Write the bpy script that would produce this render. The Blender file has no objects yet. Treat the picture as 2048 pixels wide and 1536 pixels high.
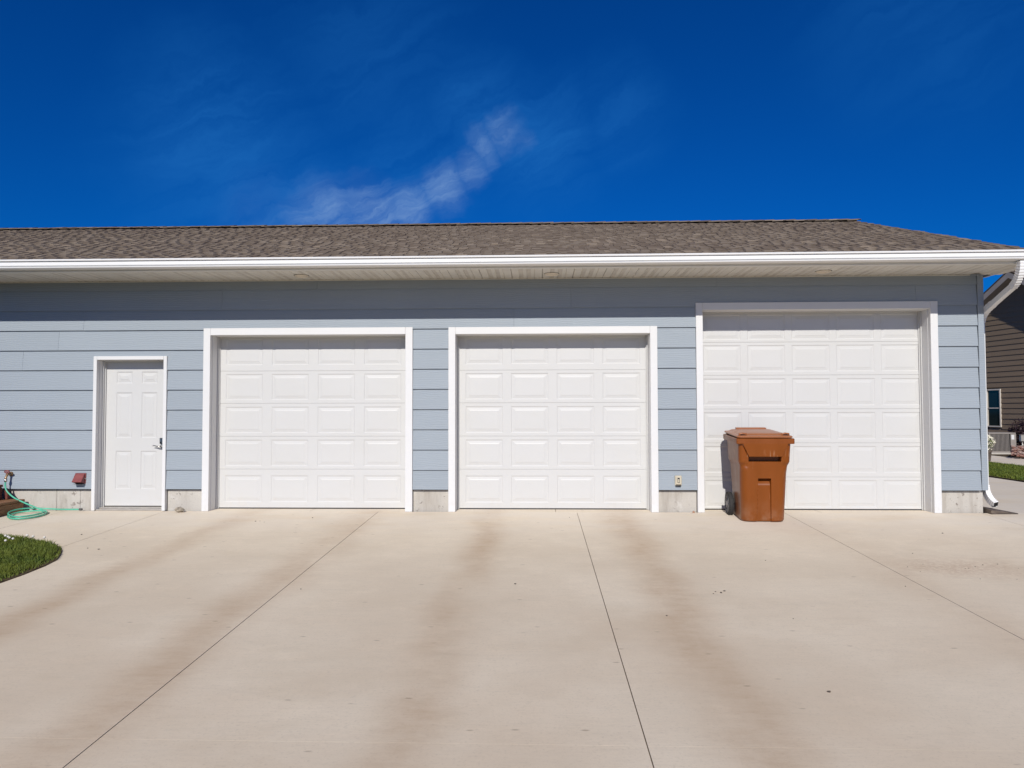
import bpy, bmesh, math, random
from mathutils import Vector, Matrix, noise
random.seed(7)
S = bpy.context.scene
COL = S.collection
R = math.radians

# ------------------------------------------------------------------ camera
cam_d = bpy.data.cameras.new("camera"); cam = bpy.data.objects.new("camera", cam_d); COL.objects.link(cam)
cam_d.sensor_width = 36.0; cam_d.lens = 36.0 * 1500 / 2048; cam_d.clip_start = 0.05; cam_d.clip_end = 3000
_r = Vector((0.99940171, 0.03452668, -0.00203389)); _u = Vector((0.00326007, -0.03549514, 0.99936453)); _w = Vector((-0.03443255, 0.99877325, 0.03558647))
M = Matrix((( _r.x, _u.x, -_w.x, 0.0), (_r.y, _u.y, -_w.y, -10.1076), (_r.z, _u.z, -_w.z, 1.3538), (0, 0, 0, 1)))
cam.matrix_world = M
S.camera = cam

# ------------------------------------------------------------------ light, sky, exposure
SUN_EL, SUN_AZ = R(31.8), R(4.5)          # sun behind the camera, a touch to the left
wd = bpy.data.worlds.new("World"); S.world = wd; wd.use_nodes = True
nt = wd.node_tree; nt.nodes.clear()
def N(tree, typ, **kw):
    n = tree.nodes.new(typ)
    for k, v in kw.items(): setattr(n, k, v)
    return n
def LK(tree, a, b): tree.links.new(a, b)
wo = N(nt, "ShaderNodeOutputWorld"); bg = N(nt, "ShaderNodeBackground"); bg.inputs[1].default_value = 0.07
sky = N(nt, "ShaderNodeTexSky", sky_type='NISHITA', sun_disc=False, sun_elevation=SUN_EL, sun_rotation=R(180) + SUN_AZ,
        altitude=400, air_density=1.0, dust_density=0.25, ozone_density=2.2)
def vmath(tree, op, a, b=None, sc=None):
    n = N(tree, "ShaderNodeVectorMath", operation=op)
    for i, q in enumerate((a, b)):
        if q is None: continue
        if hasattr(q, "links"): LK(tree, q, n.inputs[i])
        else: n.inputs[i].default_value = q
    if sc is not None: n.inputs["Scale"].default_value = sc
    return n.outputs["Value"] if op in ('DISTANCE', 'DOT_PRODUCT', 'LENGTH') else n.outputs[0]
def mth(tree, op, a, b=None, c=None, clamp=False):
    n = N(tree, "ShaderNodeMath", operation=op, use_clamp=clamp)
    for i, q in enumerate((a, b, c)):
        if q is None: continue
        if hasattr(q, "links"): LK(tree, q, n.inputs[i])
        else: n.inputs[i].default_value = q
    return n.outputs[0]
def ntex(tree, vec, scale, detail=4, rough=.55, dist=0.0):
    n = N(tree, "ShaderNodeTexNoise"); n.inputs["Scale"].default_value = scale; n.inputs["Detail"].default_value = detail
    n.inputs["Roughness"].default_value = rough; n.inputs["Distortion"].default_value = dist
    if vec is not None: LK(tree, vec, n.inputs["Vector"])
    return n
def mrange(tree, v, a, b, c=0.0, d=1.0, smooth=True):
    n = N(tree, "ShaderNodeMapRange"); n.interpolation_type = 'SMOOTHSTEP' if smooth else 'LINEAR'
    LK(tree, v, n.inputs[0])
    for i, q in enumerate((a, b, c, d)): n.inputs[i + 1].default_value = q
    return n.outputs[0]
def mixc(tree, f, a, b, blend='MIX'):
    n = N(tree, "ShaderNodeMix", data_type='RGBA', blend_type=blend)
    for k, q in ((0, f), (6, a), (7, b)):
        if hasattr(q, "links"): LK(tree, q, n.inputs[k])
        elif k == 0: n.inputs[k].default_value = q
        else: n.inputs[k].default_value = (*q[:3], 1)
    return n.outputs[2]
tc = N(nt, "ShaderNodeTexCoord"); D = tc.outputs["Generated"]
tint = mixc(nt, 1.0, sky.outputs[0], (0.006, 0.30, 0.85), 'MULTIPLY')      # deep polarised blue
# thin cirrus drifting behind the roof
wn = ntex(nt, D, 9.0, 5, .6)
off = vmath(nt, 'SCALE', vmath(nt, 'SUBTRACT', wn.outputs[1], (.5, .5, .5)), sc=.085)
DW = vmath(nt, 'ADD', D, off)
acc = None
for (c, rad, amp) in (((-.335, .915, .226), .085, .12), ((-.265, .931, .238), .075, .9), ((-.213, .941, .248), .072, 1.1), ((-.170, .950, .255), .056, 1.1),
                      ((-.125, .949, .286), .046, 1.0), ((-.095, .946, .311), .036, .75), ((-.073, .941, .333), .032, .65), ((-.045, .935, .350), .034, .55),
                      ((-.020, .945, .345), .02, .25)):
    dd = vmath(nt, 'DISTANCE', DW, c)
    g = mth(nt, 'MULTIPLY', mrange(nt, dd, rad, 0.0), amp)
    acc = g if acc is None else mth(nt, 'MAXIMUM', acc, g)
mp = N(nt, "ShaderNodeMapping"); LK(nt, DW, mp.inputs[0]); mp.inputs["Rotation"].default_value = (0, R(24), 0)
mp = N(nt, "ShaderNodeMapping"); LK(nt, nt.nodes[-2].outputs[0], mp.inputs[0]); mp.inputs["Scale"].default_value = (5, 5, 34)
wisp = mrange(nt, ntex(nt, mp.outputs[0], 1.0, 7, .62, .4).outputs[0], .25, .72)
veil = None
for (c, rad, amp) in (((-.380, .870, .318), .17, .8), ((-.30, .92, .255), .14, .7), ((.01, .944, .335), .12, .9), ((-.07, .94, .36), .12, .7), ((-.16, .93, .30), .14, .6), ((.10, .93, .36), .10, .5), ((-.20, .90, .42), .2, .35), ((.45, .85, .45), .2, .4)):
    g = mth(nt, 'MULTIPLY', mrange(nt, vmath(nt, 'DISTANCE', DW, c), rad, 0.0), amp)
    veil = g if veil is None else mth(nt, 'MAXIMUM', veil, g)
fine = mrange(nt, ntex(nt, vmath(nt, 'MULTIPLY', mp.outputs[0], (2.6, 2.6, 3.2)), 1.0, 6, .65, .6).outputs[0], .25, .75)
cl = mth(nt, 'MULTIPLY', acc, mth(nt, 'MULTIPLY', mth(nt, 'MULTIPLY_ADD', wisp, .85, .15), mth(nt, 'MULTIPLY_ADD', fine, .6, .5)), clamp=True)
cl = mth(nt, 'MULTIPLY', cl, .60)
vl = mth(nt, 'MULTIPLY', veil, mth(nt, 'MULTIPLY_ADD', wisp, .8, .2), clamp=True)
skyc = mixc(nt, mth(nt, 'MULTIPLY', vl, .55), tint, (.25, 2.3, 7.0))
skyc = mixc(nt, cl, skyc, (3.3, 5.3, 8.7))
LK(nt, skyc, bg.inputs[0]); LK(nt, bg.outputs[0], wo.inputs[0])

sun_d = bpy.data.lights.new("sun", 'SUN'); sun_d.energy = 3.6; sun_d.angle = R(0.53); sun_d.color = (1.0, .965, .91)
sun = bpy.data.objects.new("sun", sun_d); COL.objects.link(sun)
sv = Vector((-math.sin(SUN_AZ) * math.cos(SUN_EL), -math.cos(SUN_AZ) * math.cos(SUN_EL), math.sin(SUN_EL)))
sun.rotation_euler = sv.to_track_quat('Z', 'Y').to_euler(); sun.location = sv * 60
S.view_settings.view_transform = 'Standard'; S.view_settings.look = 'None'; S.view_settings.exposure = 0.20
S.view_settings.gamma = 1.0; S.view_settings.use_curve_mapping = False

# ------------------------------------------------------------------ mesh helpers
class MB:
    def __init__(s): s.v = []; s.f = []; s.mi = []; s.tint = []; s.cur = 0; s.sm = set()
    def face(s, idx, t=.5): s.f.append(tuple(idx)); s.mi.append(s.cur); s.tint.append(t)
    def box(s, x0, x1, y0, y1, z0, z1, t=.5):
        b = len(s.v)
        s.v += [(x0, y0, z0), (x1, y0, z0), (x1, y1, z0), (x0, y1, z0), (x0, y0, z1), (x1, y0, z1), (x1, y1, z1), (x0, y1, z1)]
        for q in ((0, 3, 2, 1), (4, 5, 6, 7), (0, 1, 5, 4), (1, 2, 6, 5), (2, 3, 7, 6), (3, 0, 4, 7)): s.face([b + i for i in q], t)
    def hexa(s, p, t=.5):      # eight corners: bottom loop then top loop, counter-clockwise from above
        b = len(s.v); s.v += [tuple(q) for q in p]
        for q in ((0, 3, 2, 1), (4, 5, 6, 7), (0, 1, 5, 4), (1, 2, 6, 5), (2, 3, 7, 6), (3, 0, 4, 7)): s.face([b + i for i in q], t)
    def loft(s, rings, closed=True, cap=True, t=.5, smooth=False):
        b = len(s.v); n = len(rings[0])
        for r_ in rings: s.v += [tuple(p) for p in r_]
        for i in range(len(rings) - 1):
            for j in range(n if closed else n - 1):
                k = (j + 1) % n
                if smooth: s.sm.add(len(s.f))
                s.face((b + i * n + j, b + i * n + k, b + (i + 1) * n + k, b + (i + 1) * n + j), t)
        if cap:
            s.face([b + j for j in range(n)][::-1], t); s.face([b + (len(rings) - 1) * n + j for j in range(n)], t)
    def tube(s, pts, rad, seg=10, cap=True, t=.5, prof=None):
        pts = [Vector(p) for p in pts]; rings = []; up = None
        for i, p in enumerate(pts):
            d = (pts[min(i + 1, len(pts) - 1)] - pts[max(i - 1, 0)]).normalized()
            if up is None: up = Vector((0, 0, 1)) if abs(d.z) < .9 else Vector((0, 1, 0))
            a = d.cross(up).normalized(); up = a.cross(d).normalized()
            rr = rad[i] if isinstance(rad, (list, tuple)) else rad
            if prof: rings.append([p + a * q[0] * rr + up * q[1] * rr for q in prof])
            else: rings.append([p + a * rr * math.cos(2 * math.pi * k / seg) + up * rr * math.sin(2 * math.pi * k / seg) for k in range(seg)])
        s.loft(rings, True, cap, t, smooth=prof is None)
    def lathe(s, prof, c=(0, 0, 0), axis='Z', seg=24, t=.5, cap=True):
        rings = []
        for (rr, h) in prof:
            ring = []
            for k in range(seg):
                a = 2 * math.pi * k / seg; x, y = rr * math.cos(a), rr * math.sin(a)
                p = {'Z': (x, y, h), 'X': (h, x, y), 'Y': (y, h, x)}[axis]
                ring.append((c[0] + p[0], c[1] + p[1], c[2] + p[2]))
            rings.append(ring)
        s.loft(rings, True, cap, t, smooth=True)
    def mesh(s, name, mats, bevel=0.0):
        m = bpy.data.meshes.new(name); m.from_pydata(s.v, [], s.f)
        for q in (mats if isinstance(mats, (list, tuple)) else [mats]): m.materials.append(q)
        m.polygons.foreach_set("material_index", s.mi)
        if s.sm: m.polygons.foreach_set("use_smooth", [i in s.sm for i in range(len(s.f))])
        a = m.attributes.new("tint", 'FLOAT', 'FACE'); a.data.foreach_set("value", s.tint)
        m.update()
        bm = bmesh.new(); bm.from_mesh(m); bmesh.ops.recalc_face_normals(bm, faces=bm.faces); bm.to_mesh(m); bm.free()
        return m
    def build(s, name, mats, parent=None, bevel=0.0, seg=1, loc=None):
        o = bpy.data.objects.new(name, s.mesh(name, mats)); COL.objects.link(o)
        if parent is not None: o.parent = parent
        if loc is not None: o.location = loc
        if bevel:
            b = o.modifiers.new("bevel", 'BEVEL'); b.width = bevel; b.segments = seg; b.limit_method = 'ANGLE'; b.angle_limit = R(35)
        return o
def inst(name, mesh, parent, loc=(0, 0, 0), rot=None):
    o = bpy.data.objects.new(name, mesh); COL.objects.link(o)
    if parent is not None: o.parent = parent
    o.location = loc
    if rot: o.rotation_euler = rot
    return o
def tag(o, label=None, cat=None, group=None, kind=None):
    for k, v in (("label", label), ("category", cat), ("group", group), ("kind", kind)):
        if v: o[k] = v
    return o
def empty(name, loc=(0, 0, 0)):
    o = bpy.data.objects.new(name, None); COL.objects.link(o); o.location = loc; o.empty_display_size = .1
    return o

# ------------------------------------------------------------------ materials
def mat(name):
    m = bpy.data.materials.new(name); m.use_nodes = True
    t = m.node_tree; b = t.nodes["Principled BSDF"]
    return m, t, b
def pos(t): return N(t, "ShaderNodeNewGeometry").outputs["Position"]
def objc(t): return N(t, "ShaderNodeTexCoord").outputs["Object"]
def scaled(t, v, sc): return vmath(t, 'MULTIPLY', v, sc)
def bump(t, b, h, strength=.3, dist=.01):
    n = N(t, "ShaderNodeBump"); n.inputs["Strength"].default_value = strength; n.inputs["Distance"].default_value = dist
    LK(t, h, n.inputs["Height"]); LK(t, n.outputs[0], b.inputs["Normal"])
def plain(name, c, rough=.5, var=.08, sc=8.0, metal=0.0, spec=.5, bs=0.0, c2=None):
    m, t, b = mat(name)
    n = ntex(t, pos(t), sc, 5, .6)
    f = mrange(t, n.outputs[0], .3, .7)
    lo = c2 or tuple(x * (1 - var) for x in c)
    LK(t, mixc(t, f, lo, c), b.inputs["Base Color"])
    b.inputs["Roughness"].default_value = rough; b.inputs["Metallic"].default_value = metal; b.inputs["Specular IOR Level"].default_value = spec
    if bs: bump(t, b, ntex(t, pos(t), sc * 12, 3).outputs[0], bs, .004)
    return m
def siding_mat(name, c, var=.06, grain=34.0, rnd=.05):
    m, t, b = mat(name)
    P = pos(t)
    g = ntex(t, scaled(t, P, (1.6, 1.6, grain)), 1.0, 6, .6, 1.2)
    g2 = ntex(t, scaled(t, P, (.45, .45, 3.0)), 1.0, 3, .5, 2.5)
    big = ntex(t, P, .9, 4, .6)
    oi = N(t, "ShaderNodeObjectInfo").outputs["Random"]
    v = mth(t, 'ADD', mth(t, 'MULTIPLY_ADD', big.outputs[0], var * 1.6, 1 - var * .8), mth(t, 'MULTIPLY_ADD', oi, rnd, -rnd / 2))
    v = mth(t, 'ADD', v, mth(t, 'MULTIPLY_ADD', g.outputs[0], .10, -.05))
    # faint chalky scuffs
    sc = mrange(t, ntex(t, scaled(t, P, (3, 3, 5)), 1.0, 4, .6).outputs[0], .70, .80)
    cb = mixc(t, 1.0, c, mixc(t, 1.0, (1, 1, 1), (1, 1, 1)), 'MULTIPLY')
    vv = N(t, "ShaderNodeCombineColor"); [LK(t, v, vv.inputs[i]) for i in range(3)]
    cc = mixc(t, 1.0, cb, vv.outputs[0], 'MULTIPLY')
    cc = mixc(t, mth(t, 'MULTIPLY', sc, .12), cc, (.62, .64, .66))
    LK(t, cc, b.inputs["Base Color"]); b.inputs["Roughness"].default_value = .62; b.inputs["Specular IOR Level"].default_value = .3
    wv = N(t, "ShaderNodeTexWave", wave_type='BANDS', bands_direction='Z'); wv.inputs["Scale"].default_value = 11; wv.inputs["Distortion"].default_value = 7
    wv.inputs["Detail"].default_value = 3; wv.inputs["Detail Scale"].default_value = .8
    LK(t, scaled(t, P, (.55, .55, 1)), wv.inputs["Vector"])
    h = mth(t, 'ADD', mth(t, 'MULTIPLY', g.outputs[0], .7), mth(t, 'MULTIPLY', wv.outputs[0], mth(t, 'MULTIPLY', g2.outputs[0], .9)))
    bump(t, b, h, .42, .006)
    return m
M_SIDE = siding_mat("blue_siding_paint", (.300, .338, .372))
M_BROWN = siding_mat("brown_siding_paint", (.225, .165, .11), grain=20)
M_WALL = plain("wall_sheathing", (.10, .11, .12), .9)
def white_mat(name, c, rough, grain=0.0):
    m, t, b = mat(name); P = pos(t)
    dirt = mrange(t, ntex(t, scaled(t, P, (1.5, 1.5, 3.0)), 1.0, 5, .65).outputs[0], .35, .75)
    # thin splash dirt close to the ground
    z = N(t, "ShaderNodeSeparateXYZ"); LK(t, P, z.inputs[0])
    low = mth(t, 'MULTIPLY', mrange(t, z.outputs[2], .35, 0.0), mrange(t, ntex(t, P, 14, 5, .7).outputs[0], .45, .75))
    cc = mixc(t, mth(t, 'MULTIPLY', dirt, .35), c, (c[0] * .95, c[1] * .94, c[2] * .91))
    cc = mixc(t, mth(t, 'MULTIPLY', low, .30), cc, (.55, .50, .43))
    LK(t, cc, b.inputs["Base Color"]); b.inputs["Roughness"].default_value = rough; b.inputs["Specular IOR Level"].default_value = .4
    if grain: bump(t, b, ntex(t, scaled(t, P, (14, 14, 14)), 1.0, 6, .7, 1.5).outputs[0], grain, .006)
    return m
M_DOOR = white_mat("white_door_enamel", (.580, .574, .556), .42, .06)
M_TRIM = white_mat("white_trim_paint", (.68, .675, .665), .55, .22)
M_GUT = white_mat("white_gutter_metal", (.80, .79, .77), .30)
M_SOF = plain("soffit_metal", (.74, .71, .64), .5, .10, 3.0)
M_SOFV = plain("soffit_vented_metal", (.64, .60, .53), .55, .14, 5.0)
M_FASC = plain("fascia_metal", (.74, .72, .67), .4, .05, 2.0)
M_RUB = plain("black_rubber", (.03, .03, .03), .7)
M_SEAL = plain("grey_weather_strip", (.50, .49, .46), .7)
M_STEEL = plain("satin_nickel", (.60, .57, .52), .28, .1, 30, 1.0)
M_BLACK = plain("black_plastic", (.018, .018, .02), .35)
M_GREYP = plain("dusty_black_plastic", (.10, .095, .09), .6, .3, 30)
M_RIM = plain("grey_rim_plastic", (.26, .245, .235), .55, .25, 30)
M_TYRE = plain("worn_tyre_rubber", (.035, .033, .032), .8, .4, 30)
M_ALU = plain("threshold_aluminium", (.62, .58, .52), .4, .15, 12, .6)
M_RED = plain("red_vent_paint", (.26, .075, .07), .5, .25, 18, 0, .4, 0, (.20, .05, .05))
M_BRASS = plain("weathered_brass", (.42, .27, .15), .45, .5, 60, .7)
M_TAN = plain("tan_plastic", (.55, .49, .37), .5, .1, 20)
M_CREAM = plain("cream_light_trim", (.78, .70, .58), .4, .05, 20)
M_HOSE = plain("mint_hose_vinyl", (.10, .50, .33), .38, .25, 15)
M_ROCK = plain("beige_stone", (.42, .36, .28), .9, .55, 22, 0, .2, .6)
M_PEB = plain("terracotta_pebble", (.45, .25, .16), .9, .4, 40)
M_CLOD = plain("dark_debris", (.11, .085, .065), .95, .5, 40)
def concrete_mat(name, driveway=True):
    m, t, b = mat(name); P = pos(t)
    x = N(t, "ShaderNodeSeparateXYZ"); LK(t, P, x.inputs[0]); X, Y, Z = x.outputs
    n1 = ntex(t, P, .55, 6, .6); n2 = ntex(t, scaled(t, P, (1.2, 7.5, 3)), 1.0, 6, .65); n3 = ntex(t, P, 60, 4, .7); n4 = ntex(t, P, 3.2, 6, .65)
    if driveway: base = (.785, .672, .512)
    else: base = (.52, .49, .44)
    lo = tuple(q * f for q, f in zip(base, (.88, .86, .84)))
    c = mixc(t, mrange(t, n1.outputs[0], .3, .7), lo, base)
    c = mixc(t, mth(t, 'MULTIPLY', mrange(t, n2.outputs[0], .50, .80), .35), c, tuple(q * .80 for q in base))
    c = mixc(t, mth(t, 'MULTIPLY', mrange(t, n4.outputs[0], .50, .78), .42), c, tuple(min(1, q * 1.12) for q in base))
    n5 = ntex(t, scaled(t, P, (1.7, 2.6, 2)), 1.0, 7, .72)
    c = mixc(t, mth(t, 'MULTIPLY', mrange(t, n5.outputs[0], .48, .74), .34), c, (base[0] * .80, base[1] * .76, base[2] * .70))
    c = mixc(t, mth(t, 'MULTIPLY', mrange(t, n3.outputs[0], .50, .76), .50), c, tuple(q * .66 for q in base))
    if driveway:
        # brown wheel tracks worn into the slab in front of each door
        wob = mth(t, 'MULTIPLY_ADD', ntex(t, scaled(t, P, (.4, .8, 1)), 1.0, 4, .6).outputs[0], .5, -.25)
        Xw = mth(t, 'ADD', X, wob); acc = None
        for cx, w, a in ((-3.87, .36, .85), (-2.28, .42, .8), (-.63, .34, .95), (1.06, .40, 1.0), (3.25, .55, .35), (4.5, .5, .25)):
            d = mth(t, 'ABSOLUTE', mth(t, 'SUBTRACT', Xw, cx))
            g = mth(t, 'MULTIPLY', mrange(t, d, w, 0.0), a)
            acc = g if acc is None else mth(t, 'MAXIMUM', acc, g)
        pat = mrange(t, ntex(t, scaled(t, P, (1.1, .55, 1)), 1.0, 5, .65).outputs[0], .28, .72)
        acc = mth(t, 'MULTIPLY', acc, mth(t, 'MULTIPLY_ADD', pat, .75, .25))
        fin = ntex(t, scaled(t, P, (5, 16, 3)), 1.0, 6, .75)
        acc = mth(t, 'MULTIPLY', acc, mth(t, 'MULTIPLY_ADD', mrange(t, fin.outputs[0], .30, .70), .4, .75), clamp=True)
        c = mixc(t, mth(t, 'MULTIPLY', mrange(t, fin.outputs[0], .48, .78), .26), c, tuple(q * .72 for q in base))
        fin2 = ntex(t, scaled(t, P, (9, 60, 3)), 1.0, 4, .7)
        c = mixc(t, mth(t, 'MULTIPLY', mrange(t, fin2.outputs[0], .45, .75), .22), c, tuple(q * .74 for q in base))
        c = mixc(t, mth(t, 'MULTIPLY', acc, .62), c, (.44, .285, .16))
        # broad tan weathering further down the slope
        far = mth(t, 'MULTIPLY', mrange(t, Y, -2.0, -6.0), mrange(t, ntex(t, P, .8, 4, .6).outputs[0], .35, .75))
        c = mixc(t, mth(t, 'MULTIPLY', far, .38), c, (.56, .415, .275))
        near = mth(t, 'MULTIPLY', mrange(t, Y, -2.2, -.1), mrange(t, ntex(t, scaled(t, P, (.8, 2.5, 1)), 1.0, 5, .6).outputs[0], .25, .6))
        c = mixc(t, mth(t, 'MULTIPLY', near, .45), c, (.74, .68, .60))
        # dried soil patch right of the bin
        ex = mth(t, 'MULTIPLY', mth(t, 'SUBTRACT', X, 3.92), .95); ey = mth(t, 'MULTIPLY', mth(t, 'SUBTRACT', Y, -2.95), 1.5)
        r2 = mth(t, 'SQRT', mth(t, 'ADD', mth(t, 'MULTIPLY', ex, ex), mth(t, 'MULTIPLY', ey, ey)))
        r2 = mth(t, 'ADD', r2, mth(t, 'MULTIPLY_ADD', ntex(t, P, 2.2, 6, .7).outputs[0], 1.0, -.5))
        soil = mth(t, 'MULTIPLY', mrange(t, r2, .85, .05), mrange(t, ntex(t, P, 26, 5, .75).outputs[0], .3, .65))
        c = mixc(t, mth(t, 'MULTIPLY', soil, .55), c, (.43, .275, .17))
        # little chips and drips, drawn out across the slope by the broom finish
        vo = N(t, "ShaderNodeTexVoronoi"); vo.inputs["Scale"].default_value = 1.0; LK(t, scaled(t, P, (3.2, 8.5, 1)), vo.inputs["Vector"])
        sp = mrange(t, vo.outputs["Distance"], .10, .03)
        keep = mrange(t, vo.outputs["Color"], .68, .70) if False else mth(t, 'GREATER_THAN', N2(t, vo.outputs["Color"]), .45)
        c = mixc(t, mth(t, 'MULTIPLY', mth(t, 'MULTIPLY', sp, keep), .55), c, (.26, .19, .13))
    else:
        st = mrange(t, ntex(t, scaled(t, P, (5, 5, .7)), 1.0, 5, .7).outputs[0], .46, .74)
        c = mixc(t, mth(t, 'MULTIPLY', st, .7), c, (.30, .26, .215))
        pk = mth(t, 'MULTIPLY', mrange(t, ntex(t, P, 17, 3, .6).outputs[0], .61, .66), mrange(t, ntex(t, P, 2.3, 3).outputs[0], .45, .6))
        c = mixc(t, mth(t, 'MULTIPLY', pk, .7), c, (.16, .13, .11))
        wh = mrange(t, ntex(t, P, 4.5, 5, .7).outputs[0], .58, .75)
        c = mixc(t, mth(t, 'MULTIPLY', wh, .5), c, (.70, .68, .64))
    LK(t, c, b.inputs["Base Color"]); b.inputs["Roughness"].default_value = .88; b.inputs["Specular IOR Level"].default_value = .25
    hb = ntex(t, scaled(t, P, (6, 130, 60)) if driveway else scaled(t, P, (40, 40, 40)), 1.0, 4, .7)
    bump(t, b, mth(t, 'ADD', hb.outputs[0], mth(t, 'MULTIPLY', n3.outputs[0], .6)), .22, .004)
    return m
def N2(t, colr):
    s_ = N(t, "ShaderNodeSeparateColor"); LK(t, colr, s_.inputs[0]); return s_.outputs[0]
M_CONC = concrete_mat("driveway_concrete", True)
M_FND = concrete_mat("foundation_concrete", False)
def shingle_mat():
    m, t, b = mat("asphalt_shingle"); P = pos(t)
    a = N(t, "ShaderNodeAttribute", attribute_type='GEOMETRY', attribute_name="tint").outputs["Fac"]
    oi = N(t, "ShaderNodeObjectInfo").outputs["Random"]
    v = mth(t, 'ADD', mth(t, 'MULTIPLY', a, .8), mth(t, 'MULTIPLY', oi, .2))
    r_ = N(t, "ShaderNodeValToRGB"); e = r_.color_ramp.elements
    e[0].position = 0; e[0].color = (.12, .092, .070, 1); e[1].position = 1; e[1].color = (.38, .30, .22, 1)
    for p, c in ((.25, (.18, .138, .104, 1)), (.5, (.235, .185, .140, 1)), (.72, (.265, .215, .168, 1))):
        q = e.new(p); q.color = c
    LK(t, v, r_.inputs[0])
    gr = ntex(t, P, 240, 3, .8); bl = ntex(t, P, .7, 4, .6)
    c = mixc(t, mth(t, 'MULTIPLY', mrange(t, gr.outputs[0], .35, .75), .5), r_.outputs[0], (.06, .05, .042))
    c = mixc(t, mth(t, 'MULTIPLY', mrange(t, bl.outputs[0], .45, .75), .22), c, (.09, .062, .055))
    LK(t, c, b.inputs["Base Color"]); b.inputs["Roughness"].default_value = .95; b.inputs["Specular IOR Level"].default_value = .15
    bump(t, b, gr.outputs[0], .4, .003)
    return m
M_SHIN = shingle_mat()
def wood_mat(name, c, c2, gs=(30, 2.2, 30)):
    m, t, b = mat(name); P = pos(t)
    g = ntex(t, scaled(t, P, gs), 1.0, 5, .65, .8)
    oi = N(t, "ShaderNodeObjectInfo").outputs["Random"]
    c_ = mixc(t, mrange(t, g.outputs[0], .3, .7), c2, c)
    c_ = mixc(t, mth(t, 'MULTIPLY', oi, .35), c_, tuple(q * .55 for q in c))
    LK(t, c_, b.inputs["Base Color"]); b.inputs["Roughness"].default_value = .7
    bump(t, b, g.outputs[0], .35, .006)
    return m
M_WOOD = wood_mat("stained_step_timber", (.36, .175, .080), (.18, .078, .035))
M_REDW = wood_mat("dark_red_timber", (.20, .055, .036), (.10, .024, .018))
M_DARKW = wood_mat("dark_grained_block", (.22, .17, .13), (.025, .018, .014), (3, 40, 40))
def grass_mat(name, a, b2):
    m, t, b = mat(name)
    tv = N(t, "ShaderNodeAttribute", attribute_type='GEOMETRY', attribute_name="tint").outputs["Fac"]
    pt = mrange(t, ntex(t, pos(t), 2.5, 4, .6).outputs[0], .35, .7)
    c = mixc(t, tv, a, b2); c = mixc(t, mth(t, 'MULTIPLY', pt, .35), c, (b2[0] * 1.25, b2[1] * 1.02, b2[2]))
    LK(t, c, b.inputs["Base Color"]); b.inputs["Roughness"].default_value = .6; b.inputs["Specular IOR Level"].default_value = .25
    b.inputs["Subsurface Weight"].default_value = 0.0
    return m
M_GRASS = grass_mat("grass_blade", (.028, .062, .008), (.165, .205, .030))
M_SOIL = plain("lawn_soil", (.13, .095, .055), .95, .5, 14, 0, .1, .5)
M_EARTH = plain("rough_grass_ground", (.075, .10, .035), .95, .5, 3, 0, .1, .3)

# ------------------------------------------------------------------ the setting
SL = .03805
def gz(x, y): return SL * y if y < 0 else 0.0
g = MB()
xs = (-400, 400); ys = (-400, -16, 0.35, 400); zs = (-.80, -.80, -.14, -.14)
for x in xs:
    for y, z in zip(ys, zs): g.v.append((x, y, z))
for j in range(3): g.face((j, 4 + j, 5 + j, 1 + j))
tag(g.build("ground", M_EARTH), kind="structure")

drive = MB()
drive.hexa([(-4.66, -15.9, -15.9 * SL - .16), (9.05, -15.9, -15.9 * SL - .16), (9.05, -.05, -.16), (-4.66, -.05, -.16),
            (-4.66, -15.9, -15.9 * SL - .05), (9.05, -15.9, -15.9 * SL - .05), (9.05, -.05, -.052), (-4.66, -.05, -.052)])
driveway = tag(drive.build("driveway", M_SOIL), kind="structure")
GAP = .0030
def slab(x0, x1, y0, y1, flat=False):
    b = MB(); x0 += GAP; x1 -= GAP; y0 += .0004; y1 -= .0004; h = .09
    f = (lambda y: 0.0) if flat else (lambda y: SL * min(y, 0))
    b.hexa([(x0, y0, f(y0) - h), (x1, y0, f(y0) - h), (x1, y1, f(y1) - h), (x0, y1, f(y1) - h), (x0, y0, f(y0)), (x1, y0, f(y0)), (x1, y1, f(y1)), (x0, y1, f(y1))])
    return b.build("concrete_slab", M_CONC, driveway)
XJ = (-5.068, -2.152, .516, 3.247, 5.80, 9.06); YJ = (-15.8, -12.9, -9.70, -6.452, -3.206, -.02)
for i in range(5):
    for j in range(5):
        x0 = XJ[i]
        if i == 0 and j < 4: x0 = -4.72
        slab(x0, XJ[i + 1], YJ[j], YJ[j + 1])
slab(-6.455, -5.068, -3.0, -.02); slab(-9.6, -6.455, -3.0, -.02)                  # walk along the wall
slab(5.92, 9.06, -.02, 4.6, True); slab(5.92, 9.06, 4.6, 10.0, True); slab(5.92, 9.06, 10.0, 15.0, True)
for (x0, x1) in ((-4.50, -1.76), (-1.15, 1.54), (2.17, 5.23)):
    slab(x0, (x0 + x1) / 2 + (.04), -.02, .55, True); slab((x0 + x1) / 2 + .04, x1, -.02, .55, True)
slab(-6.06, -5.10, -.02, .14, True)

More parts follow.
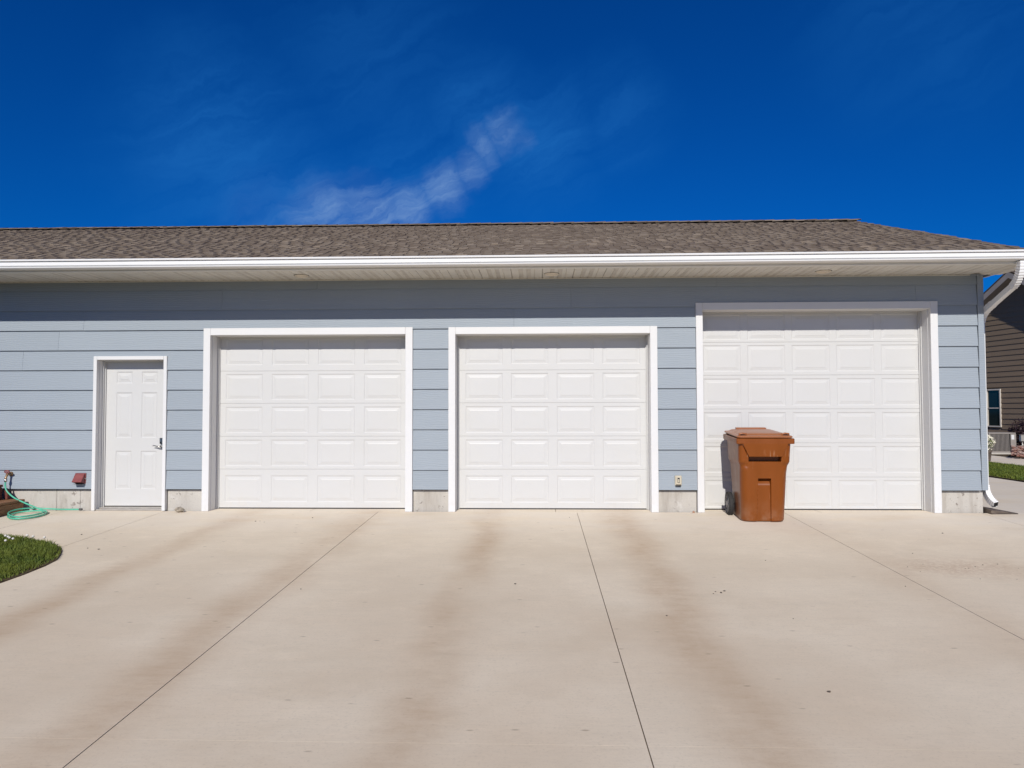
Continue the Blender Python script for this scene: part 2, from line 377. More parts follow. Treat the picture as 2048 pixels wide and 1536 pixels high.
# lawn on the left, rounded corner towards the driveway
edge = [(-9.5, -1.0), (-7.4, -1.42), (-6.7, -1.58), (-6.12, -1.73), (-5.81, -1.83), (-5.39, -2.04), (-5.18, -2.17), (-5.04, -2.30), (-4.93, -2.45), (-4.83, -2.63), (-4.735, -2.83), (-4.69, -3.10),
        (-4.675, -3.4), (-4.69, -3.8), (-4.70, -6), (-4.70, -15.8), (-9.5, -15.8)]
def lawn_mesh(edge, name, up=.018, flat=False):
    b = MB(); n = len(edge); f = (lambda y: 0.0) if flat else (lambda y: SL * min(0, y))
    top = [(x, y, f(y) + up) for x, y in edge]; bot = [(x, y, f(y) - .13) for x, y in edge]
    b.loft([bot, top], True, True)
    return tag(b.build(name, M_SOIL), kind="structure")
lawn_mesh(edge, "lawn", .010)
def inside(x, y, poly):
    c = False; n = len(poly)
    for i in range(n):
        (x1, y1), (x2, y2) = poly[i], poly[(i + 1) % n]
        if (y1 > y) != (y2 > y) and x < (x2 - x1) * (y - y1) / (y2 - y1) + x1: c = not c
    return c
def dist_edge(x, y, poly):
    best = 9
    for i in range(len(poly)):
        (x1, y1), (x2, y2) = poly[i], poly[(i + 1) % len(poly)]
        dx, dy = x2 - x1, y2 - y1; q = max(0, min(1, ((x - x1) * dx + (y - y1) * dy) / (dx * dx + dy * dy + 1e-9)))
        best = min(best, math.hypot(x - x1 - q * dx, y - y1 - q * dy))
    return best
def grass(edge, box, dens, hmax, wid, name, label, flat=False, seed=1):
    rr = random.Random(seed); b = MB(); (x0, x1, y0, y1) = box
    for _ in range(int((x1 - x0) * (y1 - y0) * dens)):
        x, y = rr.uniform(x0, x1), rr.uniform(y0, y1)
        if not inside(x, y, edge): continue
        clump = noise.noise(Vector((x * 3.1, y * 3.1, seed))) * .5 + .5
        fine = noise.noise(Vector((x * 11, y * 11, 3 + seed))) * .5 + .5
        de = dist_edge(x, y, edge)
        if de < .05 * (.4 + clump) and rr.random() > .40: continue
        z = (0.0 if flat else gz(x, y)) + .016
        h = hmax * (.35 + .95 * clump) * rr.uniform(.5, 1.25) * (.55 if de < .05 else 1); a = rr.uniform(0, 6.283); w = wid * rr.uniform(.7, 1.3)
        lean = rr.uniform(.25, 1.0) * h; la = rr.uniform(0, 6.283)
        cx, cy = math.cos(a) * w, math.sin(a) * w; lx, ly = math.cos(la) * lean, math.sin(la) * lean
        i = len(b.v); t = min(1, max(0, -.12 + .55 * fine + .45 * clump + rr.uniform(-.3, .4)))
        if rr.random() < .03: t = 1.0
        b.v += [(x - cx, y - cy, z), (x + cx, y + cy, z), (x + cx * .7 + lx * .4, y + cy * .7 + ly * .4, z + h * .6), (x - cx * .7 + lx * .4, y - cy * .7 + ly * .4, z + h * .6), (x + lx, y + ly, z + h)]
        b.face((i, i + 1, i + 2, i + 3), t); b.face((i + 3, i + 2, i + 4), t)
    m = bpy.data.meshes.new(name); m.from_pydata(b.v, [], b.f); m.materials.append(M_GRASS)
    a = m.attributes.new("tint", 'FLOAT', 'FACE'); a.data.foreach_set("value", b.tint)
    o = bpy.data.objects.new(name, m); COL.objects.link(o)
    return tag(o, label, "grass", kind="stuff")
grass(edge, (-7.6, -4.6, -4.6, -1.2), 9000, .055, .0032, "grass", "short green grass on the rounded lawn corner beside the driveway", seed=1)
edge2 = [(9.10, -16), (11.40, -16), (11.40, 30), (9.10, 30)]
lawn_mesh(edge2, "lawn", .02, True)
grass(edge2, (9.1, 11.4, 2.5, 13), 2600, .06, .006, "grass", "mown green grass strip between the driveway and the brown house", True, seed=2)
b = MB(); b.box(11.42, 13.32, -16, 9.0, -.12, .012); b.box(11.42, 13.32, 9.008, 30, -.12, .012); tag(b.build("path", M_CONC, bevel=.006), kind="structure")
b = MB(); b.box(13.34, 26, -10, 30, -.13, .02); tag(b.build("planting_bed", M_SOIL), kind="structure")

# ------------------------------------------------------------------ the garage building
G = empty("garage_building", (0, 0, 0))
tag(G, "long blue sided garage with three white overhead doors and brown shingle roof", "garage")
XL, XR = -11.2, 5.855
OPEN = ((-6.045, -5.115, 2.062), (-4.47, -1.79, 2.392), (-1.112, 1.504, 2.388), (2.205, 5.193, 2.695))     # x0, x1, head height
CAS = ((-6.093, -5.069, 2.112), (-4.565, -1.692, 2.488), (-1.206, 1.600, 2.484), (2.115, 5.290, 2.793))     # outer edge of the casings
YT = -.040                                                                                                     # front of the casings
# walls behind the boards
w = MB(); px = XL
for (x0, x1, zt) in OPEN:
    w.box(px, x0 - .02, .035, .20, .29, 3.13); w.box(x0 - .02, x1 + .02, .035, .20, zt + .02, 3.13); px = x1 + .02
w.box(px, XR, .035, .20, .29, 3.13); w.box(XR - .15, XR, .20, 9.0, 0, 3.13); w.box(XL, XL + .15, .20, 9.0, 0, 3.13); w.box(XL, XR, 9.0, 9.15, 0, 3.13)
w.box(XL, XR, .5, 9.0, -.12, -.012)
w.build("wall", M_WALL, G)
gb = MB()
for x in (XR - .12,):
    gb.v += [(x, -.1, 3.132), (x + .10, -.1, 3.132), (x + .10, 8.7, 3.132), (x, 8.7, 3.132), (x, 4.29, 4.80), (x + .10, 4.29, 4.80)]
    for q in ((0, 1, 5, 4), (1, 2, 5), (2, 3, 4, 5), (3, 0, 4), (0, 3, 2, 1)): gb.face(q)
gb.build("gable_wall", M_SIDE, G)
# foundation, one block per pier, with form-board seams
def fnd(x0, x1, extra=()):
    b = MB(); b.box(x0, x1, .030, .21, -.14, .289)
    for e in extra: b.box(*e)
    return b.build("foundation_block", M_FND, G, bevel=.006)
fnd(XL, -6.618); fnd(-6.616, -6.285); fnd(-6.2835, -6.095); fnd(-5.067, -4.567); fnd(-1.690, -1.208); fnd(1.602, 2.113); fnd(5.292, 5.858)
b = MB(); b.box(5.70, 5.858, .212, 9.1, -.14, .289); b.build("foundation_block", M_FND, G)
# lap siding
E_ = .273; Z0 = .285
JOINTS = {8: (-6.25 + .0, -.32), 7: (-6.60,), 6: (-7.10,), 9: (-4.32, .45, 5.02), 5: (-8.4,), 4: (-9.0,), 3: (-7.95,), 2: (-9.2,), 1: (-8.7,), 0: (-8.1,), 10: (-3.0, 2.4)}
def side_board(x0, x1, z0, z1, zfull=None):
    b = MB(); zf = zfull or z1; jx = random.uniform(-.0008, .0008); dz = random.uniform(-.0012, .0012)
    b.hexa([(x0, -.019 + jx, z0 + dz), (x1, -.019 + jx, z0 - dz), (x1, .0, z0 - dz), (x0, .0, z0 + dz), (x0, -.003, z1), (x1, -.003, z1), (x1, .030, z1), (x0, .030, z1)])
    return b.build("siding_board", M_SIDE, G)
XC = 5.816
for i in range(11):
    z0 = Z0 + i * E_ + (.012 if i == 0 else 0); z1 = min(Z0 + (i + 1) * E_ + .018, 3.142); zc = z0 + .001
    segs = [(XL, XC)]
    for (c0, c1, ct) in CAS:
        if ct < z1 - .02: continue
        nxt = []
        for (a, q) in segs:
            if c1 <= a or c0 >= q: nxt.append((a, q)); continue
            if a < c0: nxt.append((a, c0))
            if c1 < q: nxt.append((c1, q))
        segs = nxt
    out = []
    for (a, q) in segs:
        p = a
        for cq in sorted(j for j in JOINTS.get(i, ()) if a + .05 < j < q - .05): out.append((p, cq - .0012)); p = cq + .0012
        out.append((p, q))
    # a board that passes over an opening is one notched board
    done = []
    for (a, q) in out:
        run = []; p = a
        for (c0, c1, ct) in CAS:
            if z0 < ct < z1 - .02 and c0 < q and c1 > a:
                u, v = max(c0, a), min(c1, q)
                if u > p: run.append((p, u))
                run.append((u, v, ct)); p = v
        if p < q: run.append((p, q))
        done.append(run)
    for run in done:
        b = MB(); dz = random.uniform(-.001, .001); yb = -.027 + random.uniform(-.001, .001)
        for s_ in run:
            lo = z0 + dz if len(s_) == 2 else s_[2] + .002
            f = (lo - z0) / (z1 - z0); yl = yb + (-.003 - yb) * f if len(s_) == 3 else yb
            e = .003 if len(s_) == 2 else 0
            a, q = s_[0], s_[1]
            if any(abs(a - c[1]) < 1e-6 for c in CAS) and len(run) == 1: a += .003
            if (abs(q - XC) < 1e-6): q -= .004
            if any(abs(q - c[0]) < 1e-6 for c in CAS) and len(run) == 1: q -= .003
            b.hexa([(a, yl, lo), (q, yl, lo), (q, .001 + .03 * f, lo), (a, .001 + .03 * f, lo), (a, -.003, z1), (q, -.003, z1), (q, .031, z1), (a, .031, z1)])
        b.build("siding_board", M_SIDE, G)
# corner board
b = MB(); b.box(5.819, 5.897, -.026, .0, .297, 3.135); b.box(5.872, 5.897, .001, .09, .297, 3.135); b.build("corner_board", M_SIDE, G, bevel=.003)
# siding of the hidden right-hand wall, seen only from the side
for i in range(11):
    z0 = Z0 + i * E_; b = MB(); z1 = min(z0 + E_ + .018, 3.142)
    b.hexa([(5.856, .095, z0), (5.876, .095, z0), (5.876, 9.0, z0), (5.856, 9.0, z0), (5.85, .095, z1), (5.86, .095, z1), (5.86, 9.0, z1), (5.85, 9.0, z1)])
    b.build("siding_board", M_SIDE, G)

# casings, jambs, stops
DY = .245        # face of the overhead doors
def casing(c, o, ydoor, zb=0.0, bw=None):
    b = MB(); b.box(c[0], o[0], YT, .03, zb, c[2] - .0); b.build("trim_board", M_TRIM, G, bevel=.0035)
    b = MB(); b.box(o[1], c[1], YT, .03, zb, c[2] - .0); b.build("trim_board", M_TRIM, G, bevel=.0035)
    b = MB(); b.box(o[0] + .001, o[1] - .001, YT - .0005, .03, o[2], c[2]); b.build("trim_board", M_TRIM, G, bevel=.0035)
    b = MB()
    b.box(o[0] - .018, o[0] + .003, .032, ydoor + .06, zb, o[2] + .02); b.build("door_jamb", M_TRIM, G, bevel=.002)
    b = MB(); b.box(o[1] - .003, o[1] + .018, .032, ydoor + .06, zb, o[2] + .02); b.build("door_jamb", M_TRIM, G, bevel=.002)
    b = MB(); b.box(o[0] + .004, o[1] - .004, .032, ydoor + .06, o[2] - .003, o[2] + .018); b.build("door_jamb", M_TRIM, G, bevel=.002)
    # weather strips: a nailed flange and a soft lip
    for sgn, x in ((1, o[0] + .003), (-1, o[1] - .003)):
        b = MB(); a, q = sorted((x + sgn * .001, x + sgn * .012)); b.box(a, q, ydoor - .055, ydoor - .004, zb + .004, o[2] - .004)
        a, q = sorted((x + sgn * .0125, x + sgn * .024)); b.box(a, q, ydoor - .018, ydoor - .003, zb + .004, o[2] - .004)
        b.build("weather_strip", M_DOOR, G, bevel=.0015)
    b = MB(); b.box(o[0] + .03, o[1] - .03, ydoor - .055, ydoor - .004, o[2] - .016, o[2] - .004); b.build("weather_strip", M_DOOR, G, bevel=.0015)
for c, o in zip(CAS[1:], OPEN[1:]): casing(c, o, DY)
casing(CAS[0], OPEN[0], .155, .004)

PAN = {}
def panel_mesh(wd_, ht, name, deep=1.0):
    key = (round(wd_, 3), round(ht, 3), deep)
    if key in PAN: return PAN[key]
    b = MB(); rings = []
    for ins, dep in ((0, 0), (.010, .011 * deep), (.020, .012 * deep), (.052, .0045 * deep), (.058, .0005 * deep)):
        rings.append([(ins, dep, ins), (wd_ - ins, dep, ins), (wd_ - ins, dep, ht - ins), (ins, dep, ht - ins)])
    b.loft(rings, True, False); n = len(b.v) - 4; b.face((n, n + 1, n + 2, n + 3))
    PAN[key] = b.mesh(name, M_DOOR); return PAN[key]
def panel_sheet(parent, name, x0, x1, z0, z1, yf, xr, zr, lip=.0030, back=.008, bend=.0025):
    """a sheet at y=yf with rectangular holes xr x zr, its top and bottom edges rolled back"""
    b = MB(); xx = sorted({x0, x1, *[q for p in xr for q in p]}); zz = sorted({z0 + lip, z1 - lip, *[q for p in zr for q in p]})
    for i in range(len(xx) - 1):
        for j in range(len(zz) - 1):
            cx, cz = (xx[i] + xx[i + 1]) / 2, (zz[j] + zz[j + 1]) / 2
            if any(p[0] < cx < p[1] for p in xr) and any(p[0] < cz < p[1] for p in zr): continue
            k = len(b.v); b.v += [(xx[i], yf, zz[j]), (xx[i + 1], yf, zz[j]), (xx[i + 1], yf, zz[j + 1]), (xx[i], yf, zz[j + 1])]; b.face((k, k + 1, k + 2, k + 3))
    for (za, zb_) in ((z0 + lip, z0 + .0003), (z1 - lip, z1 - .0003)):
        k = len(b.v); b.v += [(x0, yf, za), (x1, yf, za), (x1, yf + bend, (za + zb_) / 2), (x0, yf + bend, (za + zb_) / 2), (x1, yf + .005, zb_), (x0, yf + .005, zb_), (x1, yf + back, zb_), (x0, yf + back, zb_)]
        b.face((k, k + 1, k + 2, k + 3)); b.face((k + 3, k + 2, k + 4, k + 5)); b.face((k + 5, k + 4, k + 6, k + 7))
    for x in (x0, x1):
        k = len(b.v); b.v += [(x, yf, z0 + lip), (x, yf + back, z0 + lip), (x, yf + back, z1 - lip), (x, yf, z1 - lip)]; b.face((k, k + 1, k + 2, k + 3))
    return b.build(name, M_DOOR, parent)
def overhead(o, px0, pw, pitch, ncol, zsec, zpan, label=None):
    b = MB(); b.box(o[0] - .02, o[1] + .02, DY + .032, DY + .05, .02, o[2] + .08)
    d = b.build("garage_door", M_DOOR, G)
    if label: d["label"] = label
    xr = [(px0 + i * pitch, px0 + i * pitch + pw) for i in range(ncol)]
    for (za, zb_), zp in zip(zip(zsec[:-1], zsec[1:]), zpan):
        panel_sheet(d, "door_section", o[0] + .004, o[1] - .004, za, zb_, DY + random.uniform(-.0006, .0006), xr, [zp])
        for (xa, xb) in xr: inst("door_panel", panel_mesh(xb - xa, zp[1] - zp[0], "door_panel", .5), d, (xa, DY, zp[0]))
    s_ = MB(); s_.box(o[0] + .026, o[1] - .026, DY + .002, DY + .03, .001, .016); s_.build("bottom_seal", M_RUB, d)
    return d
overhead(OPEN[1], -4.365, .520, .6495, 4, (.014, .548, 1.004, 1.463, 1.915, 2.46), ((.092, .460), (.590, .956), (1.048, 1.415), (1.510, 1.873), (1.998, 2.366)))
overhead(OPEN[2], -1.000, .515, .630, 4, (.014, .548, 1.004, 1.463, 1.915, 2.46), ((.092, .460), (.590, .956), (1.048, 1.415), (1.510, 1.873), (1.998, 2.366)))
overhead(OPEN[3], 2.268, .510, .600, 5, (.014, .446, .908, 1.370, 1.832, 2.284, 2.76), ((.036, .404), (.503, .864), (.957, 1.325), (1.417, 1.786), (1.880, 2.243), (2.318, 2.66)),
         "tallest overhead door with six rows of five panels")

# entry door
EY = .158
b = MB(); b.box(-6.025, -5.135, EY + .034, EY + .044, .046, 2.052); ed = b.build("entry_door", M_DOOR, G); ed["label"] = "white six panel entry door at the left"
xr = [(-5.875, -5.650), (-5.518, -5.297)]; zr = [(.277, .806), (.985, 1.618), (1.745, 1.908)]
panel_sheet(ed, "door_leaf", -6.025, -5.135, .046, 2.052, EY, xr, zr, .003)
for (xa, xb) in xr:
    for (za, zb_) in zr: inst("door_panel", panel_mesh(xb - xa, zb_ - za, "entry_panel", .65), ed, (xa, EY, za))
b = MB(); b.box(-5.245, -5.192, EY - .022, EY - .001, .905, .985); b.build("keypad_lock", M_BLACK, ed, bevel=.006, seg=2)
b = MB()
b.box(-5.236, -5.220, EY - .0245, EY - .0223, .935, .972); b.box(-5.211, -5.200, EY - .0245, EY - .0223, .915, .975); b.build("lock_buttons", M_STEEL, ed)
b = MB(); b.lathe([(.030, -.012), (.030, -.001), (.018, -.001)][::-1] + [], (-5.213, EY, .868), 'Y', 20)
b.tube([(-5.213, EY - .012, .868), (-5.213, EY - .055, .868)], .011, 12)
b.tube([(-5.205, EY - .055, .868), (-5.235, EY - .058, .868), (-5.262, EY - .058, .872), (-5.290, EY - .056, .880), (-5.312, EY - .054, .882), (-5.327, EY - .052, .876)], [.010, .010, .009, .008, .007, .005], 10)
b.build("door_lever", M_STEEL, ed)
b = MB(); b.box(-6.04, -5.12, -.015, .18, .002, .020); b.box(-6.04, -5.12, .06, .18, .0205, .036); b.build("door_threshold", M_ALU, G, bevel=.004)

# soffit: 406 mm four-groove panels running from the wall to the fascia
ZS = 3.146
def soffit_mesh():
    b = MB(); b.cur = 0; w_ = .4045; n = 4; y0, y1 = -.716, .028
    prof = [(0.0, .010, 0)]
    for k in range(n):
        a = k * w_ / n
        prof += [(a + .004, .0, 0), (a + w_ / n * .5, .0, 1 if k in (1, 2) else 0), (a + w_ / n - .006, .0, 0), (a + w_ / n - .001, .009 if k < n - 1 else .012, 0)]
    for k in range(len(prof) - 1):
        (xa, za, _), (xb, zb_, mi_) = prof[k], prof[k + 1]; b.cur = mi_
        i = len(b.v); b.v += [(xa, y0, ZS + za), (xb, y0, ZS + zb_), (xb, y1, ZS + zb_), (xa, y1, ZS + za)]; b.face((i, i + 1, i + 2, i + 3))
    b.cur = 2
    for k in range(n):
        xa = (k + 1) * w_ / n - .011; i = len(b.v); b.v += [(xa, -.036, ZS - .0015), (xa + .012, -.036, ZS - .0015), (xa + .012, -.0225, ZS - .0015), (xa, -.0225, ZS - .0015)]; b.face((i, i + 1, i + 2, i + 3))
    return b.mesh("soffit_panel", [M_SOF, M_SOFV, M_BLACK])
sm = soffit_mesh(); x = XL - .1; 
while x < 5.98:
    inst("soffit_panel", sm, G, (x, 0, random.uniform(-.0015, .0015))); x += .406
b = MB(); b.box(XL - .2, 5.815, -.020, .028, ZS - .012, ZS - .002); b.build("soffit_channel", M_SOF, G, bevel=.002)
b = MB(); b.box(XL - .2, 6.055, -.80, -.718, ZS - .010, ZS - .001); b.build("soffit_edge_strip", M_FASC, G, bevel=.003)
b = MB(); b.box(XL - .2, 6.06, -.802, -.775, ZS, 3.262); b.build("fascia_board", M_FASC, G)
b = MB(); b.box(6.025, 6.06, -.774, .2, ZS - .006, 3.30); b.build("end_fascia", M_FASC, G, bevel=.003)
b = MB(); b.box(XL - .2, 6.024, -.774, .3, ZS + .03, ZS + .04); b.build("soffit_backing", M_WALL, G)
# K-style gutter in seamed lengths
KP = [(-.804, 3.270), (-.804, 3.160), (-.885, 3.158), (-.905, 3.162), (-.923, 3.168), (-.926, 3.181), (-.912, 3.184), (-.894, 3.186), (-.894, 3.196), (-.915, 3.199), (-.915, 3.240), (-.905, 3.244), (-.905, 3.250), (-.934, 3.253), (-.937, 3.268), (-.932, 3.274), (-.915, 3.274),
      (-.913, 3.268), (-.895, 3.250), (-.890, 3.200), (-.885, 3.172), (-.810, 3.168), (-.810, 3.270)]
def gut_z(x): return .010 * ((x + 3) / 8) ** 2 - .004
gx = [XL - .1 + k * (6.085 - XL + .1) / 24 for k in range(25)]
b = MB(); b.loft([[(x_, y, z + gut_z(x_)) for y, z in KP] for x_ in gx], True, True)
gut = b.build("gutter", M_GUT, G)
b = MB(); xk = XL + .3
while xk < 6.0:
    b.box(xk, xk + .025, -.915, -.81, 3.255, 3.258); xk += .8
b.build("gutter_hanger", M_GUT, G)
# downspout
b = MB(); W2, D2 = .038, .030
rect = [(-.8, -1), (.8, -1), (.8, 1), (-.8, 1)]
def rib_path(p0, p1, p2, n, amp=.10):
    pts, rad = [], []
    for k in range(n + 1):
        q = k / n; p = Vector(p0) * (1 - q) ** 2 + Vector(p1) * 2 * q * (1 - q) + Vector(p2) * q * q
        pts.append(p); rad.append(.040 * (1 + (amp if k % 2 else -amp * .3)))
    return pts, rad
ds = MB(); ds.tube([(5.930, .10, 2.62), (5.930, .10, 1.5), (5.930, .10, .33)], .036, prof=rect); dsp = ds.build("downspout", M_GUT, G, bevel=.004)
e1 = MB(); p, q = rib_path((5.865, -.855, 3.155), (5.862, -.855, 2.95), (5.882, -.66, 2.878), 22, .09); e1.tube(p, q, prof=rect); e1.build("downspout_elbow", M_GUT, dsp)
e1 = MB(); e1.tube([(5.881, -.675, 2.883), (5.900, -.40, 2.795), (5.920, -.17, 2.722)], .0385, prof=rect); e1.build("downspout_offset_pipe", M_GUT, dsp, bevel=.004)
e1 = MB(); p, q = rib_path((5.918, -.20, 2.732), (5.930, .075, 2.66), (5.930, .10, 2.52), 14, .06); e1.tube(p, q, prof=rect); e1.build("downspout_elbow", M_GUT, dsp)
e1 = MB(); p, q = rib_path((5.930, .10, .36), (5.925, .085, .19), (5.965, -.065, .115), 20, .09); e1.tube(p, q, cap=False, prof=rect); e1.build("downspout_elbow", M_GUT, dsp)
e1 = MB(); e1.tube([(5.958, -.045, .127), (5.9645, -.0625, .1165)], .034, prof=rect); e1.build("downspout_mouth", M_BLACK, dsp)

# ---- roof
RS = .3237; RA = math.atan(RS); CA = math.cos(RA); SA = math.sin(RA)
RY0, RZ0 = -.862, 3.272; RYR = 4.29; RX0, RX1 = XL - .15, 6.10
def rp(x, s, n=0.0): return (x, RY0 + s * CA - n * SA, RZ0 + s * SA + n * CA)
SLEN = (RYR - RY0) / CA
b = MB(); 
b.hexa([rp(RX0, .02, -.04), rp(RX1 - .02, .02, -.04), rp(RX1 - .02, SLEN, -.04), rp(RX0, SLEN, -.04), rp(RX0, .02, -.006), rp(RX1 - .02, .02, -.006), rp(RX1 - .02, SLEN, -.006), rp(RX0, SLEN, -.006)])
zr_ = RZ0 + SLEN * SA
b.hexa([(RX0, RYR + .002, zr_ - .045), (RX1, RYR + .002, zr_ - .045), (RX1, 9.45, 3.24), (RX0, 9.45, 3.24), (RX0, RYR + .002, zr_ - .002), (RX1, RYR + .002, zr_ - .002), (RX1, 9.45, 3.28), (RX0, 9.45, 3.28)])
b.build("roof_deck", M_SHIN, G)
b = MB(); b.hexa([rp(RX1 - .03, .10, -.17), rp(RX1 - .012, .10, -.17), rp(RX1 - .012, SLEN, -.17), rp(RX1 - .03, SLEN, -.17), rp(RX1 - .03, .10, -.042), rp(RX1 - .012, .10, -.042), rp(RX1 - .012, SLEN, -.042), rp(RX1 - .03, SLEN, -.042)])
b.build("rake_board", M_FASC, G)
EXP = .1424; rs = random.Random(11)
def shingle_into(b, x0, x1, s0, rng, base=(lambda x, s, n: (x, s, n)), tall=.30):
    def q(xa, xb, sa, sb, na, nb, t, lift=.0):
        b.hexa([base(xa, sa, na - .007), base(xb, sa, na - .007), base(xb, sb, nb - .007), base(xa, sb, nb - .007), base(xa, sa, na), base(xb, sa, na), base(xb, sb, nb), base(xa, sb, nb)], t)
    bt = rng.uniform(.15, .50)
    q(x0, x1, s0, s0 + tall, .011, .001, bt)
    x = x0 + rng.uniform(0, .05)
    while x < x1 - .06:
        w_ = rng.uniform(.06, .15); xe = min(x + w_, x1)
        q(x, xe, s0 + rng.uniform(-.004, .004), s0 + EXP + .03, .0185, .0115, min(1, max(0, rng.gauss(.52, .24))))
        x = xe + rng.uniform(.035, .11)
variants = []
for k in range(14):
    b = MB(); shingle_into(b, 0, .985, 0, rs); variants.append(b.mesh("shingle", M_SHIN))
ncourse = int(SLEN / EXP); count = 0
stuff = MB(); vis = []
for c in range(ncourse):
    s0 = c * EXP; off_ = rs.random() * .98; x = RX0 - .0 - off_
    while x < RX1 - .02:
        xa, xb = max(x, RX0), min(x + .985, RX1 + rs.uniform(-.004, .010))
        if xb - xa > .9 and count < 290 and x > -7.6 - c * .09 :
            inst("shingle", variants[rs.randrange(14)], G, rp(x, s0, rs.uniform(0, .002)), (RA, 0, 0)); count += 1
        elif xb - xa > .03:
            shingle_into(stuff, xa, xb, s0, rs, rp, min(.30, SLEN - s0))
        x += .99
tag(stuff.build("shingle_field", M_SHIN, G), kind="stuff")
x = RX0
while x < RX1 - .05:      # ridge caps
    b = MB(); xe = min(x + .26, RX1 + .01); t = rs.gauss(.45, .2)
    hz = zr_ + .048 + rs.uniform(0, .006); dn = .047
    for sg in (-1, 1):
        y1 = RYR + sg * .15; y0 = RYR
        pts = [(x, y0, hz), (xe, y0, hz + .010), (xe, y1, hz + .010 - dn), (x, y1, hz - dn)]
        i = len(b.v); b.v += pts + [(p_[0], p_[1], p_[2] - .012) for p_ in pts]
        for q in ((0, 1, 2, 3), (7, 6, 5, 4), (0, 4, 5, 1), (1, 5, 6, 2), (2, 6, 7, 3), (3, 7, 4, 0)): b.face([i + k for k in q], t)
    b.build("ridge_cap", M_SHIN, G); x += .20

# ---- fixtures on the wall and under the eave
for (lx, ly, dia, lab) in ((-3.12, -.345, .19, "round soffit light above the leftmost overhead door"), (.185, -.33, .19, "round soffit light above the middle overhead door"), (3.69, -.345, .20, "round soffit light above the tallest overhead door")):
    L_ = empty("soffit_light", (lx, ly, ZS)); tag(L_, lab, "light", "recessed lights in the soffit")
    b = MB(); rr = dia / 2; b.lathe([(rr * .985, .004), (rr * .985, -.010), (rr * .86, -.016), (rr * .70, -.010), (rr * .68, .004)], (0, 0, 0), 'Z', 28); b.build("light_trim", M_CREAM, L_)
    b = MB(); b.lathe([(rr * 1.05, .003), (rr * 1.05, -.0015), (rr * 1.0, -.0025), (rr * .99, .003)], (0, 0, 0), "Z", 28); b.build("gap_ring", M_RUB, L_)  # black ring put in for the shaded gap round the trim
    b = MB(); b.lathe([(rr * .67, .002), (rr * .60, -.003), (rr * .2, -.006)], (0, 0, 0), 'Z', 24); b.build("light_lens", M_CREAM, L_)
V = empty("vent_hood", (-6.255, -.02, .40)); tag(V, "small dark red sloped vent hood on blue siding beside the entry door", "vent")
b = MB(); hw = .066
b.hexa([(-hw, -.098, -.002), (hw, -.098, -.002), (hw, .0, -.030), (-hw, .0, -.030), (-hw, -.016, .108), (hw, -.016, .108), (hw, .0, .108), (-hw, .0, .108)])
b.build("hood", M_RED, V, bevel=.003)
b = MB(); b.box(-hw - .006, hw + .010, -.004, .010, -.03, .113); b.build("back_plate", M_RED, V, bevel=.002)
b = MB(); b.hexa([(-.045, -.0865, .012), (.045, -.0865, .012), (.045, -.084, .010), (-.045, -.084, .010), (-.045, -.033, .085), (.045, -.033, .085), (.045, -.031, .083), (-.045, -.031, .083)]); b.build("hood_rib", M_RED, V, bevel=.002)
b = MB(); b.box(-.058, .058, -.085, -.006, -.031, -.029); b.build("screen", M_BLACK, V)
b = MB(); b.lathe([(.012, 0), (.012, .008), (.004, .010)], (hw + .004, .0, .035), 'X', 10); b.build("hinge", M_STEEL, V)

F = empty("wall_faucet", (-7.235, -.02, .50)); tag(F, "weathered brass wall faucet with the mint hose screwed on", "faucet")
b = MB(); b.lathe([(.032, .012), (.032, .004), (.016, .0), (.014, -.045), (.017, -.05), (.017, -.075), (.012, -.08)], (0, 0, 0), 'Y', 16)
b.tube([(0, -.055, .0), (-.002, -.075, -.02), (-.004, -.088, -.045), (-.004, -.09, -.065)], [.015, .015, .014, .017], 12); b.build("faucet_body", M_BRASS, F)
b = MB(); b.tube([(0, -.062, .008), (.006, -.078, .032)], .008, 8)
ring = [(.006 + .034 * math.cos(a), -.080 - .012 * math.sin(a) * .6, .036 + .034 * math.sin(a) * .55) for a in [k * math.pi / 8 for k in range(17)]]
b.tube(ring, .007, 8); b.tube([ring[0], ring[8]], .005, 6); b.tube([ring[4], ring[12]], .005, 6); b.build("handle", M_RED, F)
b = MB(); b.lathe([(.020, -.06), (.020, -.085), (.016, -.10)], (-.004, -.09, 0), 'Z', 14); b.build("hose_coupling", M_STEEL, F)

O_ = empty("outlet_box", (1.860, -.018, .421)); tag(O_, "tan weatherproof outlet box low on siding between the overhead doors", "outlet")
b = MB(); b.box(-.044, .044, -.028, .014, -.062, .066); b.build("outlet_body", M_TAN, O_, bevel=.006, seg=2)
b = MB(); b.box(-.034, .034, -.046, -.0285, -.048, .058); b.build("outlet_cover", M_TAN, O_, bevel=.005, seg=2)
b = MB(); b.box(-.014, .014, -.0475, -.0462, -.028, .040); b.build("cover_window", M_BLACK, O_)
b = MB(); b.box(-.008, .008, -.0495, -.0478, -.022, .022); b.build("socket_face", M_TAN, O_)
b = MB(); b.box(-.038, .034, -.034, -.002, -.074, -.063); b.build("cord_notch", M_BLACK, O_)

